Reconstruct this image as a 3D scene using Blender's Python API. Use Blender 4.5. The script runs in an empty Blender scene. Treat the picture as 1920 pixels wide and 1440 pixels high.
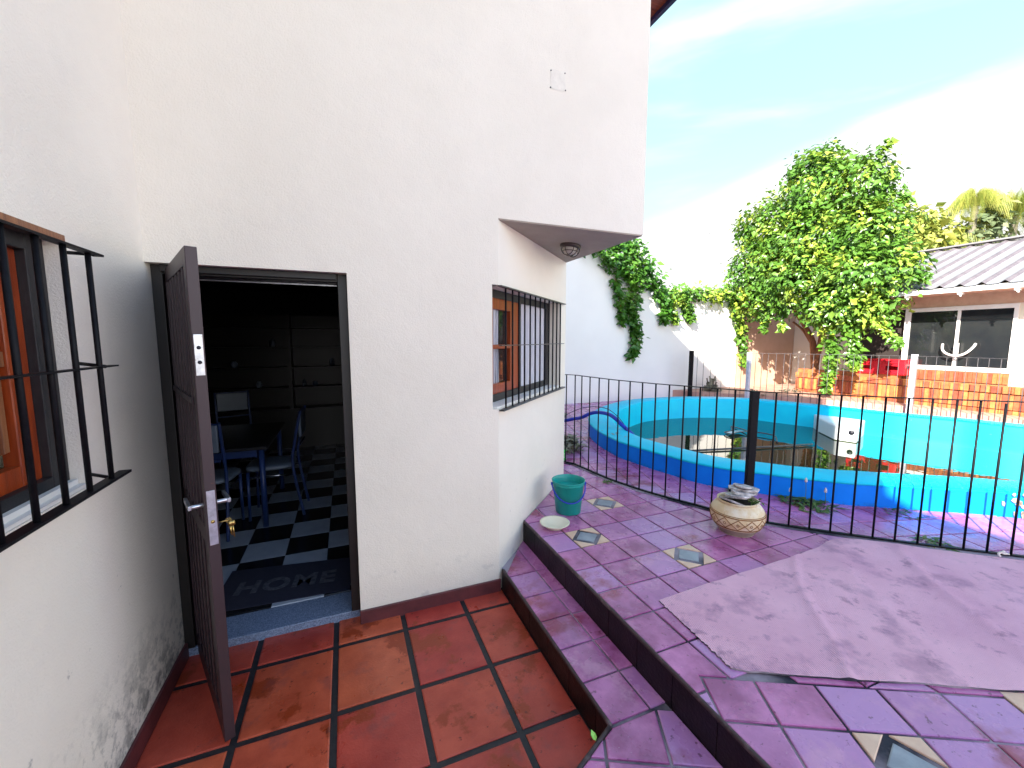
import bpy, bmesh, math, random
from mathutils import Vector, Matrix, noise
import numpy as np
random.seed(7); np.random.seed(7)
S = bpy.context.scene
COL = S.collection
R = math.radians

# ------------------------------------------------------------------ camera, world, sun, exposure
cam = bpy.data.cameras.new('camera'); camo = bpy.data.objects.new('camera', cam); COL.objects.link(camo)
camo.location = (0, 0, 1.68); camo.rotation_euler = (R(90-6.15), 0, R(-22))
cam.sensor_width = 36; cam.lens = 772/1920*36; cam.clip_start = .02; cam.clip_end = 500
S.camera = camo
S.view_settings.view_transform = 'Standard'; S.view_settings.look = 'None'
S.view_settings.gamma = 1; S.view_settings.exposure = 2.26
SUN_DIR = Vector((.82, .57, -.62)).normalized()      # the way the light travels
W = bpy.data.worlds.new('World'); S.world = W; W.use_nodes = True
nt = W.node_tree; N = nt.nodes; L = nt.links; N.clear()
sky = N.new('ShaderNodeTexSky'); sky.sky_type = 'NISHITA'; sky.sun_disc = False
sky.sun_elevation = math.asin(-SUN_DIR.z); sky.sun_rotation = math.atan2(-SUN_DIR.x, -SUN_DIR.y)
sky.air_density = 1.0; sky.dust_density = .3; sky.ozone_density = 1.2
BANK = (-.394, .027, .919)        # normal of the plane the cloud bank lies under
tc = N.new('ShaderNodeTexCoord')
def mp(scale, rot=(0, 0, 0)):
    m = N.new('ShaderNodeMapping'); m.inputs['Scale'].default_value = scale; m.inputs['Rotation'].default_value = rot
    L.new(tc.outputs['Generated'], m.inputs['Vector']); return m
m1 = mp((1.0, 1.6, 4.5), (0.35, -.25, .5))
n1 = N.new('ShaderNodeTexNoise'); n1.inputs['Scale'].default_value = 1.5; n1.inputs['Detail'].default_value = 7; n1.inputs['Roughness'].default_value = .55
L.new(m1.outputs[0], n1.inputs['Vector'])
sx = N.new('ShaderNodeSeparateXYZ'); L.new(tc.outputs['Generated'], sx.inputs[0])
# more cloud towards the horizon
hz = N.new('ShaderNodeMapRange'); hz.inputs[1].default_value = .60; hz.inputs[2].default_value = .20; hz.inputs[3].default_value = -.17; hz.inputs[4].default_value = .14
L.new(sx.outputs['Z'], hz.inputs[0])
ad = N.new('ShaderNodeMath'); ad.operation = 'ADD'; L.new(n1.outputs['Fac'], ad.inputs[0]); L.new(hz.outputs[0], ad.inputs[1])
cr = N.new('ShaderNodeMapRange'); cr.interpolation_type = 'SMOOTHSTEP'; cr.inputs[1].default_value = .46; cr.inputs[2].default_value = .66
L.new(ad.outputs[0], cr.inputs[0])
mx = N.new('ShaderNodeMix'); mx.data_type = 'RGBA'; mx.inputs['B'].default_value = (6.9, 6.85, 6.75, 1)
L.new(cr.outputs[0], mx.inputs['Factor']); L.new(sky.outputs[0], mx.inputs['A'])
# dimmer pale-blue sky where the camera looks; unseen cloud elsewhere brightened for ambient fill, white haze low down
def vdot(v):
    q = N.new('ShaderNodeVectorMath'); q.operation = 'DOT_PRODUCT'; q.inputs[1].default_value = Vector(v).normalized(); nv = N.new('ShaderNodeVectorMath'); nv.operation = 'NORMALIZE'
    L.new(tc.outputs['Generated'], nv.inputs[0]); L.new(nv.outputs[0], q.inputs[0]); return q.outputs['Value']
def mr(s_, a, b, c=0, d=1):
    q = N.new('ShaderNodeMapRange'); q.interpolation_type = 'SMOOTHSTEP'; q.inputs[1].default_value = a; q.inputs[2].default_value = b; q.inputs[3].default_value = c; q.inputs[4].default_value = d
    L.new(s_, q.inputs[0]); return q.outputs[0]
def mixc(f, a, b):
    q = N.new('ShaderNodeMix'); q.data_type = 'RGBA'
    for k_, v_ in (('Factor', f), ('A', a), ('B', b)):
        if isinstance(v_, tuple): q.inputs[k_].default_value = (*v_, 1)
        else: L.new(v_, q.inputs[k_])
    return q.outputs['Result']
m2 = mp((.7, 1.1, 3.6), (.30, -.55, .2))
n2 = N.new('ShaderNodeTexNoise'); n2.inputs['Scale'].default_value = 2.1; n2.inputs['Detail'].default_value = 8; n2.inputs['Roughness'].default_value = .5; n2.inputs['Distortion'].default_value = .5
L.new(m2.outputs[0], n2.inputs['Vector'])
clear = mixc(mr(sx.outputs['Z'], .10, .55), (1.8, 2.2, 2.3), (1.25, 2.2, 2.5))
streak = mr(n2.outputs['Fac'], .50, .70, 0, .7)
clear = mixc(streak, clear, (2.3, 2.4, 2.5))
ban = N.new('ShaderNodeMath'); ban.operation = 'MULTIPLY_ADD'; ban.inputs[1].default_value = .16; L.new(n2.outputs['Fac'], ban.inputs[0]); L.new(vdot(BANK), ban.inputs[2])
clear = mixc(mr(ban.outputs[0], .055, .115, 1, 0), clear, (2.6, 2.6, 2.6))
final = mixc(mr(vdot((.66, .62, .42)), .62, .84), mx.outputs['Result'], clear)
bg = N.new('ShaderNodeBackground'); bg.inputs['Strength'].default_value = .11
L.new(final, bg.inputs[0])
ow = N.new('ShaderNodeOutputWorld'); L.new(bg.outputs[0], ow.inputs[0])
sl = bpy.data.lights.new('sun', 'SUN'); sl.energy = 3.6; sl.angle = R(.6); sl.color = (1, .93, .82)
so = bpy.data.objects.new('sun', sl); COL.objects.link(so); so.rotation_euler = SUN_DIR.to_track_quat('-Z', 'Y').to_euler(); so.location = (-8, -6, 12)

# ------------------------------------------------------------------ materials
def mat(name, c1, c2=None, rough=.6, nscale=8, detail=5, bump=0, bscale=60, metal=0, rnd=0, coat=0, lo=.35, hi=.65, rough2=None,
        stains=None, transl=0, spec=None, stretch=None, c3=None, bump2=None):
    """procedural material: two colours mixed by noise, optional per-piece variation (attribute rnd), bump and extra stain layers"""
    m = bpy.data.materials.new(name); m.use_nodes = True; t = m.node_tree; n = t.nodes; l = t.links
    b = n['Principled BSDF']; b.inputs['Roughness'].default_value = rough; b.inputs['Metallic'].default_value = metal
    if spec is not None: b.inputs['Specular IOR Level'].default_value = spec
    if coat: b.inputs['Coat Weight'].default_value = coat; b.inputs['Coat Roughness'].default_value = .12
    g = n.new('ShaderNodeNewGeometry'); vec = g.outputs['Position']
    if stretch:
        mm = n.new('ShaderNodeMapping'); mm.inputs['Scale'].default_value = stretch; l.new(vec, mm.inputs[0]); vec = mm.outputs[0]
    def nz(sc, de=5, ro=.6):
        q = n.new('ShaderNodeTexNoise'); q.inputs['Scale'].default_value = sc; q.inputs['Detail'].default_value = de; q.inputs['Roughness'].default_value = ro
        l.new(vec, q.inputs['Vector']); return q.outputs['Fac']
    def rng(s, a, b2, c=0, d=1):
        q = n.new('ShaderNodeMapRange'); q.inputs[1].default_value = a; q.inputs[2].default_value = b2; q.inputs[3].default_value = c; q.inputs[4].default_value = d
        l.new(s, q.inputs[0]); return q.outputs[0]
    def mix(f, a, b2):
        q = n.new('ShaderNodeMix'); q.data_type = 'RGBA'
        for k, v in (('Factor', f), ('A', a), ('B', b2)):
            if isinstance(v, (tuple, float, int)): q.inputs[k].default_value = (*v[:3], 1) if isinstance(v, tuple) else v
            else: l.new(v, q.inputs[k])
        return q.outputs['Result']
    c = mix(rng(nz(nscale, detail), lo, hi), c1, c2 or c1)
    if rnd:
        a = n.new('ShaderNodeAttribute'); a.attribute_name = 'rnd'
        if c3: c = mix(rng(a.outputs['Fac'], 1-rnd, 1), c, c3)
        else:
            h = n.new('ShaderNodeHueSaturation'); l.new(c, h.inputs['Color']); l.new(rng(a.outputs['Fac'], 0, 1, 1-rnd, 1+rnd), h.inputs['Value'])
            l.new(rng(a.outputs['Fac'], 0, 1, .5-rnd*.06, .5+rnd*.06), h.inputs['Hue']); c = h.outputs[0]
    for s in (stains or []):      # (scale, threshold, softness, colour, strength, z-limit or None)
        f = rng(nz(s[0], 6, .65), s[1], s[1]+s[2], 0, s[4])
        if s[5]:
            sp = n.new('ShaderNodeSeparateXYZ'); l.new(g.outputs['Position'], sp.inputs[0])
            q = n.new('ShaderNodeMath'); q.operation = 'MULTIPLY'; l.new(f, q.inputs[0]); l.new(rng(sp.outputs['Z'], s[5][1], s[5][0]), q.inputs[1]); f = q.outputs[0]
            if len(s[5]) > 2:
                q = n.new('ShaderNodeMath'); q.operation = 'MULTIPLY'; l.new(f, q.inputs[0]); l.new(rng(sp.outputs['Y'], s[5][2], s[5][3]), q.inputs[1]); f = q.outputs[0]
        c = mix(f, c, s[3])
    l.new(c, b.inputs['Base Color'])
    if rough2 is not None: l.new(rng(nz(nscale*.6+1, 4), .35, .65, rough, rough2), b.inputs['Roughness'])
    if bump:
        q = n.new('ShaderNodeBump'); q.inputs['Strength'].default_value = 1; q.inputs['Distance'].default_value = bump
        l.new(nz(bscale, 4), q.inputs['Height']); l.new(q.outputs[0], b.inputs['Normal'])
        if bump2:
            q2 = n.new('ShaderNodeBump'); q2.inputs['Distance'].default_value = bump2[0]; l.new(nz(bump2[1], 3), q2.inputs['Height']); l.new(q.outputs[0], q2.inputs['Normal']); l.new(q2.outputs[0], b.inputs['Normal'])
    if transl:
        tr = n.new('ShaderNodeBsdfTranslucent'); l.new(c, tr.inputs[0]); ms = n.new('ShaderNodeMixShader'); ms.inputs[0].default_value = transl
        l.new(b.outputs[0], ms.inputs[1]); l.new(tr.outputs[0], ms.inputs[2]); l.new(ms.outputs[0], n['Material Output'].inputs[0])
    return m
MILDEW = (.05, .055, .05)
M = {}
M['plaster'] = mat('plaster', (.82, .762, .655), (.775, .718, .612), .85, 1.7, 8, .0024, 130, bump2=(.008, 3.5), stains=[
    (3.2, .60, .12, (.60, .58, .53), .12, None), (24, .64, .05, (.33, .32, .29), .5, (0.0, 1.1)), (9, .60, .08, (.42, .40, .36), .4, (.02, .45))])
M['plaster_left'] = mat('plaster_left', (.83, .775, .68), (.78, .725, .635), .85, 1.6, 8, .0026, 130, bump2=(.006, 3.0), stains=[
    (3.0, .58, .14, (.60, .59, .56), .15, None), (9, .48, .12, (.08, .085, .08), .85, (.02, .50, 1.35, 2.0)), (26, .52, .08, (.10, .10, .10), .6, (.0, .5)), (15, .67, .05, (.25, .25, .25), .6, (.7, 1.3))])
M['white_wall'] = mat('white_wall', (.84, .825, .78), (.80, .785, .745), .85, 1.1, 7, .002, 60, stains=[(2.0, .60, .15, (.6, .56, .5), .4, (0, 1.5))])
M['pink_wall'] = mat('pink_wall', (.62, .42, .31), (.52, .34, .24), .85, 1.5, 7, .002, 60)
M['soffit'] = mat('soffit_shaded', (.40, .34, .28), (.34, .29, .24), .85, 4, 6, .001, 150)  # plaster browned for the shade and warm bounce under the overhang
M['cream'] = mat('cream_wall', (.80, .72, .58), (.74, .66, .52), .8, 2, 6, .001, 90)
M['terracotta'] = mat('terracotta', (.56, .092, .048), (.39, .050, .026), .5, 5, 8, .0016, 95, rnd=.16, rough2=.26, stains=[
    (2.6, .545, .035, (.30, .040, .010), .9, None), (17, .63, .03, (.13, .02, .012), .85, None), (60, .72, .03, (.6, .4, .3), .5, None), (4.5, .56, .1, (.20, .055, .05), .5, None)])
M['terra_grout'] = mat('black_grout', (.010, .010, .012), (.022, .020, .022), .6, 30, 5, .001, 120)
M['deck_tile'] = mat('deck_tile', (.56, .185, .40), (.30, .065, .19), .38, 6, 8, .0026, 26, rnd=.6, c3=(.47, .22, .46), rough2=.2, coat=.18, stains=[
    (34, .62, .05, (.10, .03, .06), .7, None), (70, .66, .04, (.62, .45, .55), .5, None), (5, .57, .1, (.62, .30, .44), .5, None), (1.6, .56, .08, (.25, .02, .03), .7, None)])  # lilac in the base stands for sky reflected in red glazed tile
M['deck_grout'] = mat('deck_grout', (.022, .022, .035), (.36, .30, .34), .8, 1.6, 6, .001, 90, lo=.42, hi=.58)
M['riser'] = mat('riser_tile', (.014, .007, .008), (.006, .004, .005), .5, 9, 6, .002, 70, rnd=.3, rough2=.35, spec=.25)  # base near black for the shade on faces turned to the house
M['edge_worn'] = mat('worn_edge', (.040, .020, .022), (.20, .13, .13), .5, 9, 6, .002, 60, lo=.55, hi=.75)
M['skirting'] = mat('skirting', (.135, .032, .035), (.085, .022, .025), .45, 10, 6, .001, 80)
M['rug'] = mat('old_carpet', (.80, .46, .56), (.66, .35, .46), .95, 2.2, 8, .002, 190, stains=[
    (3.2, .53, .16, (.34, .18, .28), .8, None), (11, .58, .10, (.26, .14, .22), .6, None), (1.6, .55, .1, (.82, .50, .56), .5, None), (60, .64, .06, (.30, .18, .24), .5, None)])
M['granite'] = mat('granite', (.26, .33, .46), (.09, .12, .18), .3, 140, 3, .0005, 200)  # extra blue in the base for sky reflected on the threshold
M['tile_white'] = mat('tile_white', (.42, .46, .52), (.36, .40, .46), .22, 8)
M['tile_black'] = mat('tile_black', (.008, .008, .009), (.013, .013, .014), .22, 8)
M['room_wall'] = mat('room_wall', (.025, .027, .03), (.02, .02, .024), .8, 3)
M['door_steel'] = mat('brown_steel', (.040, .021, .026), (.034, .018, .022), .45, 3, 3, 0, 200, stains=[(30, .68, .04, (.14, .05, .03), .6, None)])
M['frame_dark'] = mat('dark_frame', (.006, .005, .005), (.010, .008, .007), .45, 16)
M['jamb_wood'] = mat('jamb_wood', (.13, .045, .018), (.07, .022, .010), .4, 6, 6, 0, 60, stretch=(3, 3, .4))
M['iron'] = mat('black_iron', (.004, .004, .006), (.008, .008, .010), .5, 40, 4, .0004, 220, spec=.14)
M['iron_grey'] = mat('grey_flat_iron', (.075, .075, .08), (.03, .03, .035), .4, 22, 5, .0004, 220)
M['galv'] = mat('pale_rail', (.09, .08, .085), (.055, .05, .052), .5, 22, 5, .0004, 150)
M['galv_post'] = mat('white_post', (.62, .62, .66), (.48, .49, .55), .5, 15, 5, .0006, 100)
M['orange_wood'] = mat('varnished_wood', (.36, .055, .010), (.20, .028, .006), .3, 7, 7, .0006, 60, stretch=(6, 6, .6), coat=.3)
M['brown_wood'] = mat('weathered_wood', (.16, .055, .025), (.32, .13, .05), .45, 8, 7, .001, 60, stretch=(8, 8, .5))
M['black_frame'] = mat('black_window_frame', (.010, .010, .013), (.018, .018, .02), .5, 20, 5, .0005, 100)
M['steel'] = mat('steel_plate', (.62, .64, .68), (.45, .47, .50), .28, 40, 4, 0, metal=.85, stains=[(50, .6, .06, (.25, .2, .16), .6, None)])
M['brass'] = mat('brass', (.55, .38, .12), (.4, .28, .1), .3, 40, metal=.9)
M['glass_dark'] = mat('dark_pane', (.012, .014, .017), (.02, .022, .022), .04, 3)
M['curtain'] = mat('lace_curtain', (.62, .62, .66), (.46, .46, .52), .8, 16, 4, .001, 90, stretch=(9, 9, .5))
M['pool_light'] = mat('pool_turquoise', (.0, .62, .80), (.0, .54, .76), .5, 2.5, 6, .0006, 30, stains=[(14, .68, .04, (.30, .55, .58), .7, None), (3.4, .60, .1, (.03, .50, .72), .5, None)], spec=.25)
M['pool_dark'] = mat('pool_blue', (.0, .23, .90), (.0, .18, .80), .6, 3, 6, .0006, 40, stains=[(22, .70, .03, (.3, .4, .45), .6, None), (10, .5, .2, (.02, .06, .10), .7, (.3, .34))], spec=.2)
M['pool_floor'] = mat('pool_murk', (.055, .075, .022), (.085, .085, .03), .7, 2, 6)
M['skimmer'] = mat('white_plastic', (.74, .76, .73), (.68, .70, .68), .35, 5)
M['hole_dark'] = mat('dark_hole', (.012, .012, .02), None, .5)
M['scum'] = mat('algae_line', (.02, .035, .02), (.05, .06, .03), .7, 40)
M['brick'] = mat('red_brick', (.46, .15, .05), (.33, .085, .028), .75, 9, 6, .003, 60, rnd=.3)
M['mortar'] = mat('mortar', (.30, .13, .07), (.22, .09, .05), .9, 20)
M['roof_metal'] = mat('roof_sheet', (.25, .24, .25), (.205, .195, .205), .45, 3, 6, 0, stains=[(6, .62, .1, (.38, .33, .33), .5, None)])
M['rib_shade'] = mat('rib_shade', (.10, .085, .095), (.14, .12, .13), .7, 9)  # shade beside the roof ribs, put into the colour
M['white_trim'] = mat('white_trim', (.80, .78, .75), (.74, .72, .69), .5, 8)
M['soffit_peach'] = mat('eave_board', (.62, .40, .28), (.52, .32, .22), .7, 8)
M['wood_soffit'] = mat('wood_soffit', (.26, .055, .02), (.16, .03, .012), .5, 8, 6, 0, stretch=(.6, 9, 3))
M['navy'] = mat('navy_fascia', (.016, .012, .07), (.012, .010, .045), .5, 8)
M['teal'] = mat('teal_plastic', (.004, .33, .28), (.004, .26, .22), .38, 6, 5, .0004, 60, stains=[(40, .70, .03, (.3, .5, .45), .6, None)])
M['blue_plastic'] = mat('blue_plastic', (.008, .028, .42), (.006, .02, .34), .35, 8)
M['plate'] = mat('cream_enamel', (.80, .74, .55), (.78, .70, .50), .3, 6)
M['pot'] = mat('cream_ceramic', (.70, .55, .33), (.62, .45, .24), .5, 11, 6, .0015, 60, stains=[(5, .5, .12, (.76, .68, .54), .8, None), (18, .62, .06, (.30, .19, .09), .6, None)])
M['pot_carve'] = mat('ochre_carving', (.26, .10, .025), (.20, .08, .02), .7, 20)
M['pot_base'] = mat('dirty_base', (.34, .28, .22), (.24, .19, .15), .8, 12)
M['slate'] = mat('slate', (.58, .53, .51), (.17, .15, .16), .75, 20, 6, .003, 40, rnd=.3)
M['soil'] = mat('soil', (.03, .022, .016), (.05, .04, .03), .95, 30, 5, .01, 30)
M['leaf'] = mat('vine_leaf', (.065, .165, .020), (.12, .26, .032), .32, 1.6, 4, 0, rnd=.55, transl=.22, c3=(.36, .46, .055))
M['leaf_dark'] = mat('dark_vine_leaf', (.040, .13, .014), (.07, .20, .020), .36, 2, 4, 0, rnd=.35, transl=.25, c3=(.12, .26, .03))
M['leaf_far'] = mat('far_foliage', (.16, .22, .035), (.26, .32, .05), .6, .6, 4, 0, rnd=.7, transl=.3, c3=(.42, .40, .08))
M['leaf_grey'] = mat('far_grey_foliage', (.10, .15, .07), (.16, .2, .10), .6, .6, 4, 0, rnd=.5, transl=.3, c3=(.25, .27, .1))
M['weed'] = mat('weed_green', (.05, .13, .02), (.09, .17, .03), .6, 10, 4, 0, rnd=.5, transl=.25, c3=(.18, .22, .05))
M['dry'] = mat('dry_weed', (.26, .23, .17), (.14, .13, .09), .8, 10, 4, 0, rnd=.4)
M['flower'] = mat('pale_flower', (.62, .52, .55), (.7, .6, .55), .7, 10)
M['bark'] = mat('bark', (.33, .13, .055), (.16, .06, .03), .85, 9, 7, .012, 30, stretch=(4, 4, 1))
M['crate_red'] = mat('red_crate', (.60, .014, .026), (.50, .010, .02), .32, 6)
M['mat_navy'] = mat('mat_fibre', (.012, .013, .030), (.018, .019, .038), .95, 60, 5, .002, 260)
M['mat_text'] = mat('mat_letter', (.085, .09, .105), (.030, .03, .045), .9, 45, 5, .001, 260)
M['chair_blue'] = mat('blue_tube', (.02, .045, .17), (.018, .04, .13), .32, 8)
M['seat_grey'] = mat('grey_vinyl', (.16, .20, .26), (.13, .165, .22), .35, 5)
M['table_top'] = mat('dark_table', (.02, .02, .025), (.03, .03, .035), .25, 5)
M['cabinet'] = mat('dark_cabinet', (.009, .006, .005), (.006, .004, .004), .4, 5, stretch=(6, 6, .5))
M['chrome'] = mat('chrome', (.6, .6, .62), None, .18, 5, metal=1)
M['cream_tri'] = mat('cream_tile', (.76, .52, .37), (.66, .42, .30), .4, 14, 6, .0008, 60)
M['grey_tri'] = mat('grey_glazed_tile', (.30, .32, .36), (.20, .215, .25), .3, 10, 6, .0008, 60)
M['lamp_metal'] = mat('lamp_bronze', (.045, .026, .020), (.03, .018, .014), .45, 20)
M['lamp_glass'] = mat('lamp_glass', (.48, .44, .38), (.40, .36, .31), .15, 30, 3, .002, 50)
M['pale_shell'] = mat('pale_scrap', (.75, .66, .6), None, .7)
M['leaf_bright'] = mat('fresh_leaf', (.30, .62, .10), (.36, .7, .14), .5, 40)
M['bright_green'] = mat('green_plastic', (.03, .50, .05), (.05, .62, .10), .4, 30)
M['ground'] = mat('earth', (.14, .10, .08), (.10, .08, .06), .9, 2, 6, .01, 10)
M['porch_shade'] = mat('porch_shade_sheet', (.030, .020, .018), (.02, .014, .012), .8, 3)
# water: still, murky, strongly reflecting
def water_mat():
    m = bpy.data.materials.new('pool_water'); m.use_nodes = True; n = m.node_tree.nodes; l = m.node_tree.links
    b = n['Principled BSDF']; b.inputs['Base Color'].default_value = (.012, .028, .010, 1); b.inputs['Roughness'].default_value = .015; b.inputs['IOR'].default_value = 1.7
    b.inputs['Specular IOR Level'].default_value = .9
    g = n.new('ShaderNodeNewGeometry'); q = n.new('ShaderNodeTexNoise'); q.inputs['Scale'].default_value = 5; q.inputs['Detail'].default_value = 2
    l.new(g.outputs['Position'], q.inputs['Vector']); u = n.new('ShaderNodeBump'); u.inputs['Distance'].default_value = .0012; l.new(q.outputs['Fac'], u.inputs['Height']); l.new(u.outputs[0], b.inputs['Normal'])
    return m
M['water'] = water_mat()

# ------------------------------------------------------------------ helpers
class MB:
    def __init__(s): s.v = []; s.f = []; s.m = []; s.r = []; s.sm = []
    def face(s, pts, mi=0, r=None, smooth=False):
        b = len(s.v); s.v += [tuple(p) for p in pts]; s.f.append(tuple(range(b, b+len(pts)))); s.m.append(mi); s.r.append(random.random() if r is None else r); s.sm.append(smooth)
    def mesh(s, vs, fs, mi=0, r=None, smooth=False):
        b = len(s.v); r = random.random() if r is None else r; s.v += [tuple(p) for p in vs]
        for f in fs: s.f.append(tuple(b+i for i in f)); s.m.append(mi); s.r.append(r); s.sm.append(smooth)
    def box(s, a, b, mi=0, r=None, mt=None):
        x0, y0, z0 = a; x1, y1, z1 = b
        v = [(x0, y0, z0), (x1, y0, z0), (x1, y1, z0), (x0, y1, z0), (x0, y0, z1), (x1, y0, z1), (x1, y1, z1), (x0, y1, z1)]
        if mt is not None: v = [mt @ Vector(p) for p in v]
        s.mesh(v, [(0, 3, 2, 1), (4, 5, 6, 7), (0, 1, 5, 4), (1, 2, 6, 5), (2, 3, 7, 6), (3, 0, 4, 7)], mi, r)
    def prism(s, poly, z0, z1, mi=0, r=None):
        n = len(poly)
        ar = sum(poly[i][0]*poly[(i+1) % n][1]-poly[(i+1) % n][0]*poly[i][1] for i in range(n))
        if ar < 0: poly = poly[::-1]
        v = [(p[0], p[1], z0) for p in poly]+[(p[0], p[1], z1) for p in poly]
        s.mesh(v, [tuple(range(n-1, -1, -1)), tuple(range(n, 2*n))]+[(i, (i+1) % n, n+(i+1) % n, n+i) for i in range(n)], mi, r)
    def tube(s, pts, rad, seg=8, mi=0, r=None, cap=True, smooth=True):
        pts = [Vector(p) for p in pts]; n = len(pts); rad = rad if isinstance(rad, (list, tuple)) else [rad]*n; vs = []; fs = []
        up = Vector((0, 0, 1)); u = None
        for i, p in enumerate(pts):
            t = (pts[min(i+1, n-1)]-pts[max(i-1, 0)]).normalized()
            if u is None: u = t.cross(up) if abs(t.z) < .95 else t.cross(Vector((1, 0, 0)))
            u = (u-t*u.dot(t)).normalized(); w = t.cross(u)
            for k in range(seg):
                a = 2*math.pi*k/seg; vs.append(p+(u*math.cos(a)+w*math.sin(a))*rad[i])
        for i in range(n-1):
            for k in range(seg): fs.append((i*seg+k, (i+1)*seg+k, (i+1)*seg+(k+1) % seg, i*seg+(k+1) % seg))
        if cap: fs.append(tuple(range(seg))); fs.append(tuple((n-1)*seg+k for k in range(seg-1, -1, -1)))
        s.mesh(vs, fs, mi, r, smooth)
    def lathe(s, prof, c=(0, 0, 0), seg=40, mi=0, r=None, smooth=True):
        vs = []; fs = []; n = len(prof)
        for (rr, z) in prof:
            for k in range(seg): a = 2*math.pi*k/seg; vs.append((c[0]+rr*math.cos(a), c[1]+rr*math.sin(a), c[2]+z))
        for i in range(n-1):
            for k in range(seg): fs.append((i*seg+k, i*seg+(k+1) % seg, (i+1)*seg+(k+1) % seg, (i+1)*seg+k))
        s.mesh(vs, fs, mi, r, smooth)
    def build(s, name, mats, parent=None, bevel=0, tag=None, smooth=None):
        me = bpy.data.meshes.new(name); me.from_pydata(s.v, [], s.f); me.update()
        for q in (mats if isinstance(mats, (list, tuple)) else [mats]): me.materials.append(M[q])
        me.polygons.foreach_set('material_index', s.m); me.polygons.foreach_set('use_smooth', [bool(x) for x in s.sm])
        at = me.attributes.new('rnd', 'FLOAT', 'FACE'); at.data.foreach_set('value', s.r)
        o = bpy.data.objects.new(name, me); COL.objects.link(o)
        if parent: o.parent = parent
        if bevel:
            w = o.modifiers.new('w', 'WELD'); w.merge_threshold = .0001
            b = o.modifiers.new('b', 'BEVEL'); b.width = bevel; b.segments = 2; b.limit_method = 'ANGLE'
        if tag: settag(o, *tag)
        return o
def settag(o, label, cat, group=None):
    o['label'] = label; o['category'] = cat
    if group: o['group'] = group
def struct(o): o['kind'] = 'structure'; return o
def thing(name, label, cat, loc=(0, 0, 0), rz=0, group=None):
    o = bpy.data.objects.new(name, None); COL.objects.link(o); o.location = loc; o.rotation_euler = (0, 0, rz); o.empty_display_size = .1
    settag(o, label, cat, group); return o
def lerp(a, b, t): return tuple(a[i]+(b[i]-a[i])*t for i in range(len(a)))
def bez(pts, n=6):
    """Catmull-Rom resample"""
    P = [Vector(p) for p in pts]; out = []
    for i in range(len(P)-1):
        a = P[max(i-1, 0)]; b = P[i]; c = P[i+1]; d = P[min(i+2, len(P)-1)]
        for k in range(n):
            t = k/n; out.append(.5*((2*b)+(c-a)*t+(2*a-5*b+4*c-d)*t*t+(3*b-a-3*c+d)*t**3))
    out.append(P[-1]); return out
def nz3(x, y, z=0): return noise.noise(Vector((x, y, z)))

# ------------------------------------------------------------------ tiles laid on a grid, clipped to a region
def clip_to_cell(poly, cell):
    out = poly
    for i in range(len(cell)):
        a = cell[i]; b = cell[(i+1) % len(cell)]; inp = out; out = []
        if not inp: break
        side = lambda p: (b[0]-a[0])*(p[1]-a[1])-(b[1]-a[1])*(p[0]-a[0])
        for j in range(len(inp)):
            p = inp[j-1]; q = inp[j]; sp = side(p); sq = side(q)
            if sq >= 0:
                if sp < 0: t = sp/(sp-sq); out.append((p[0]+(q[0]-p[0])*t, p[1]+(q[1]-p[1])*t))
                out.append(q)
            elif sp >= 0: t = sp/(sp-sq); out.append((p[0]+(q[0]-p[0])*t, p[1]+(q[1]-p[1])*t))
    res = []
    for p in out:
        if not res or math.dist(p, res[-1]) > 1e-4: res.append(p)
    if len(res) > 2 and math.dist(res[0], res[-1]) < 1e-4: res.pop()
    return res
def area(p): return .5*sum(p[i][0]*p[(i+1) % len(p)][1]-p[(i+1) % len(p)][0]*p[i][1] for i in range(len(p)))
def inset(p, d):
    n = len(p); out = []
    for i in range(n):
        a = Vector(p[i-1]); b = Vector(p[i]); c = Vector(p[(i+1) % n]); u = (b-a).normalized(); v = (c-b).normalized()
        n1 = Vector((-u.y, u.x)); n2 = Vector((-v.y, v.x)); k = n1+n2
        if k.length < .2: return None
        k = k/max(.35, k.dot(n1)); out.append((b.x+k.x*d, b.y+k.y*d))
    if area(out) < .0002: return None
    return out
def tile(mb, poly, z, gap, bev=.004, mi=0, r=None, wob=.0012):
    if area(poly) < 0: poly = poly[::-1]
    a = inset(poly, gap); b = inset(poly, gap+bev)
    if not a or not b or len(poly) > 9: return
    dx = random.uniform(-1, 1)*wob*4; dy = random.uniform(-1, 1)*wob*4; dz = random.uniform(-.5, 1)*wob
    cx = sum(p[0] for p in a)/len(a); cy = sum(p[1] for p in a)/len(a)
    H = lambda p: dz+dx*(p[0]-cx)+dy*(p[1]-cy)
    n = len(a); v = [(p[0], p[1], z-.012) for p in a]+[(p[0], p[1], z-.0022+H(p)) for p in a]+[(p[0], p[1], z+H(p)) for p in b]
    f = [tuple(range(2*n, 3*n))]
    for i in range(n):
        j = (i+1) % n; f += [(i, j, n+j, n+i), (n+i, n+j, 2*n+j, 2*n+i)]
    mb.mesh(v, f, mi, r)
def lay(mb, region, org, ang, pitch, z, gap, span=40, skip=None, hole=None, **kw):
    px, py = pitch if isinstance(pitch, tuple) else (pitch, pitch)
    c, s = math.cos(ang), math.sin(ang)
    T = lambda u, v: (org[0]+u*c-v*s, org[1]+u*s+v*c)
    for i in range(-span, span):
        for j in range(-span, span):
            cell = [T(i*px, j*py), T((i+1)*px, j*py), T((i+1)*px, (j+1)*py), T(i*px, (j+1)*py)]
            if skip and (i, j) in skip: skip[(i, j)](cell); continue
            if hole and all(inside(q[0], q[1], hole) for q in cell): continue
            p = clip_to_cell(region, cell)
            if len(p) > 2 and abs(area(p)) > .0006: tile(mb, p, z, gap, **kw)
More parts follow.
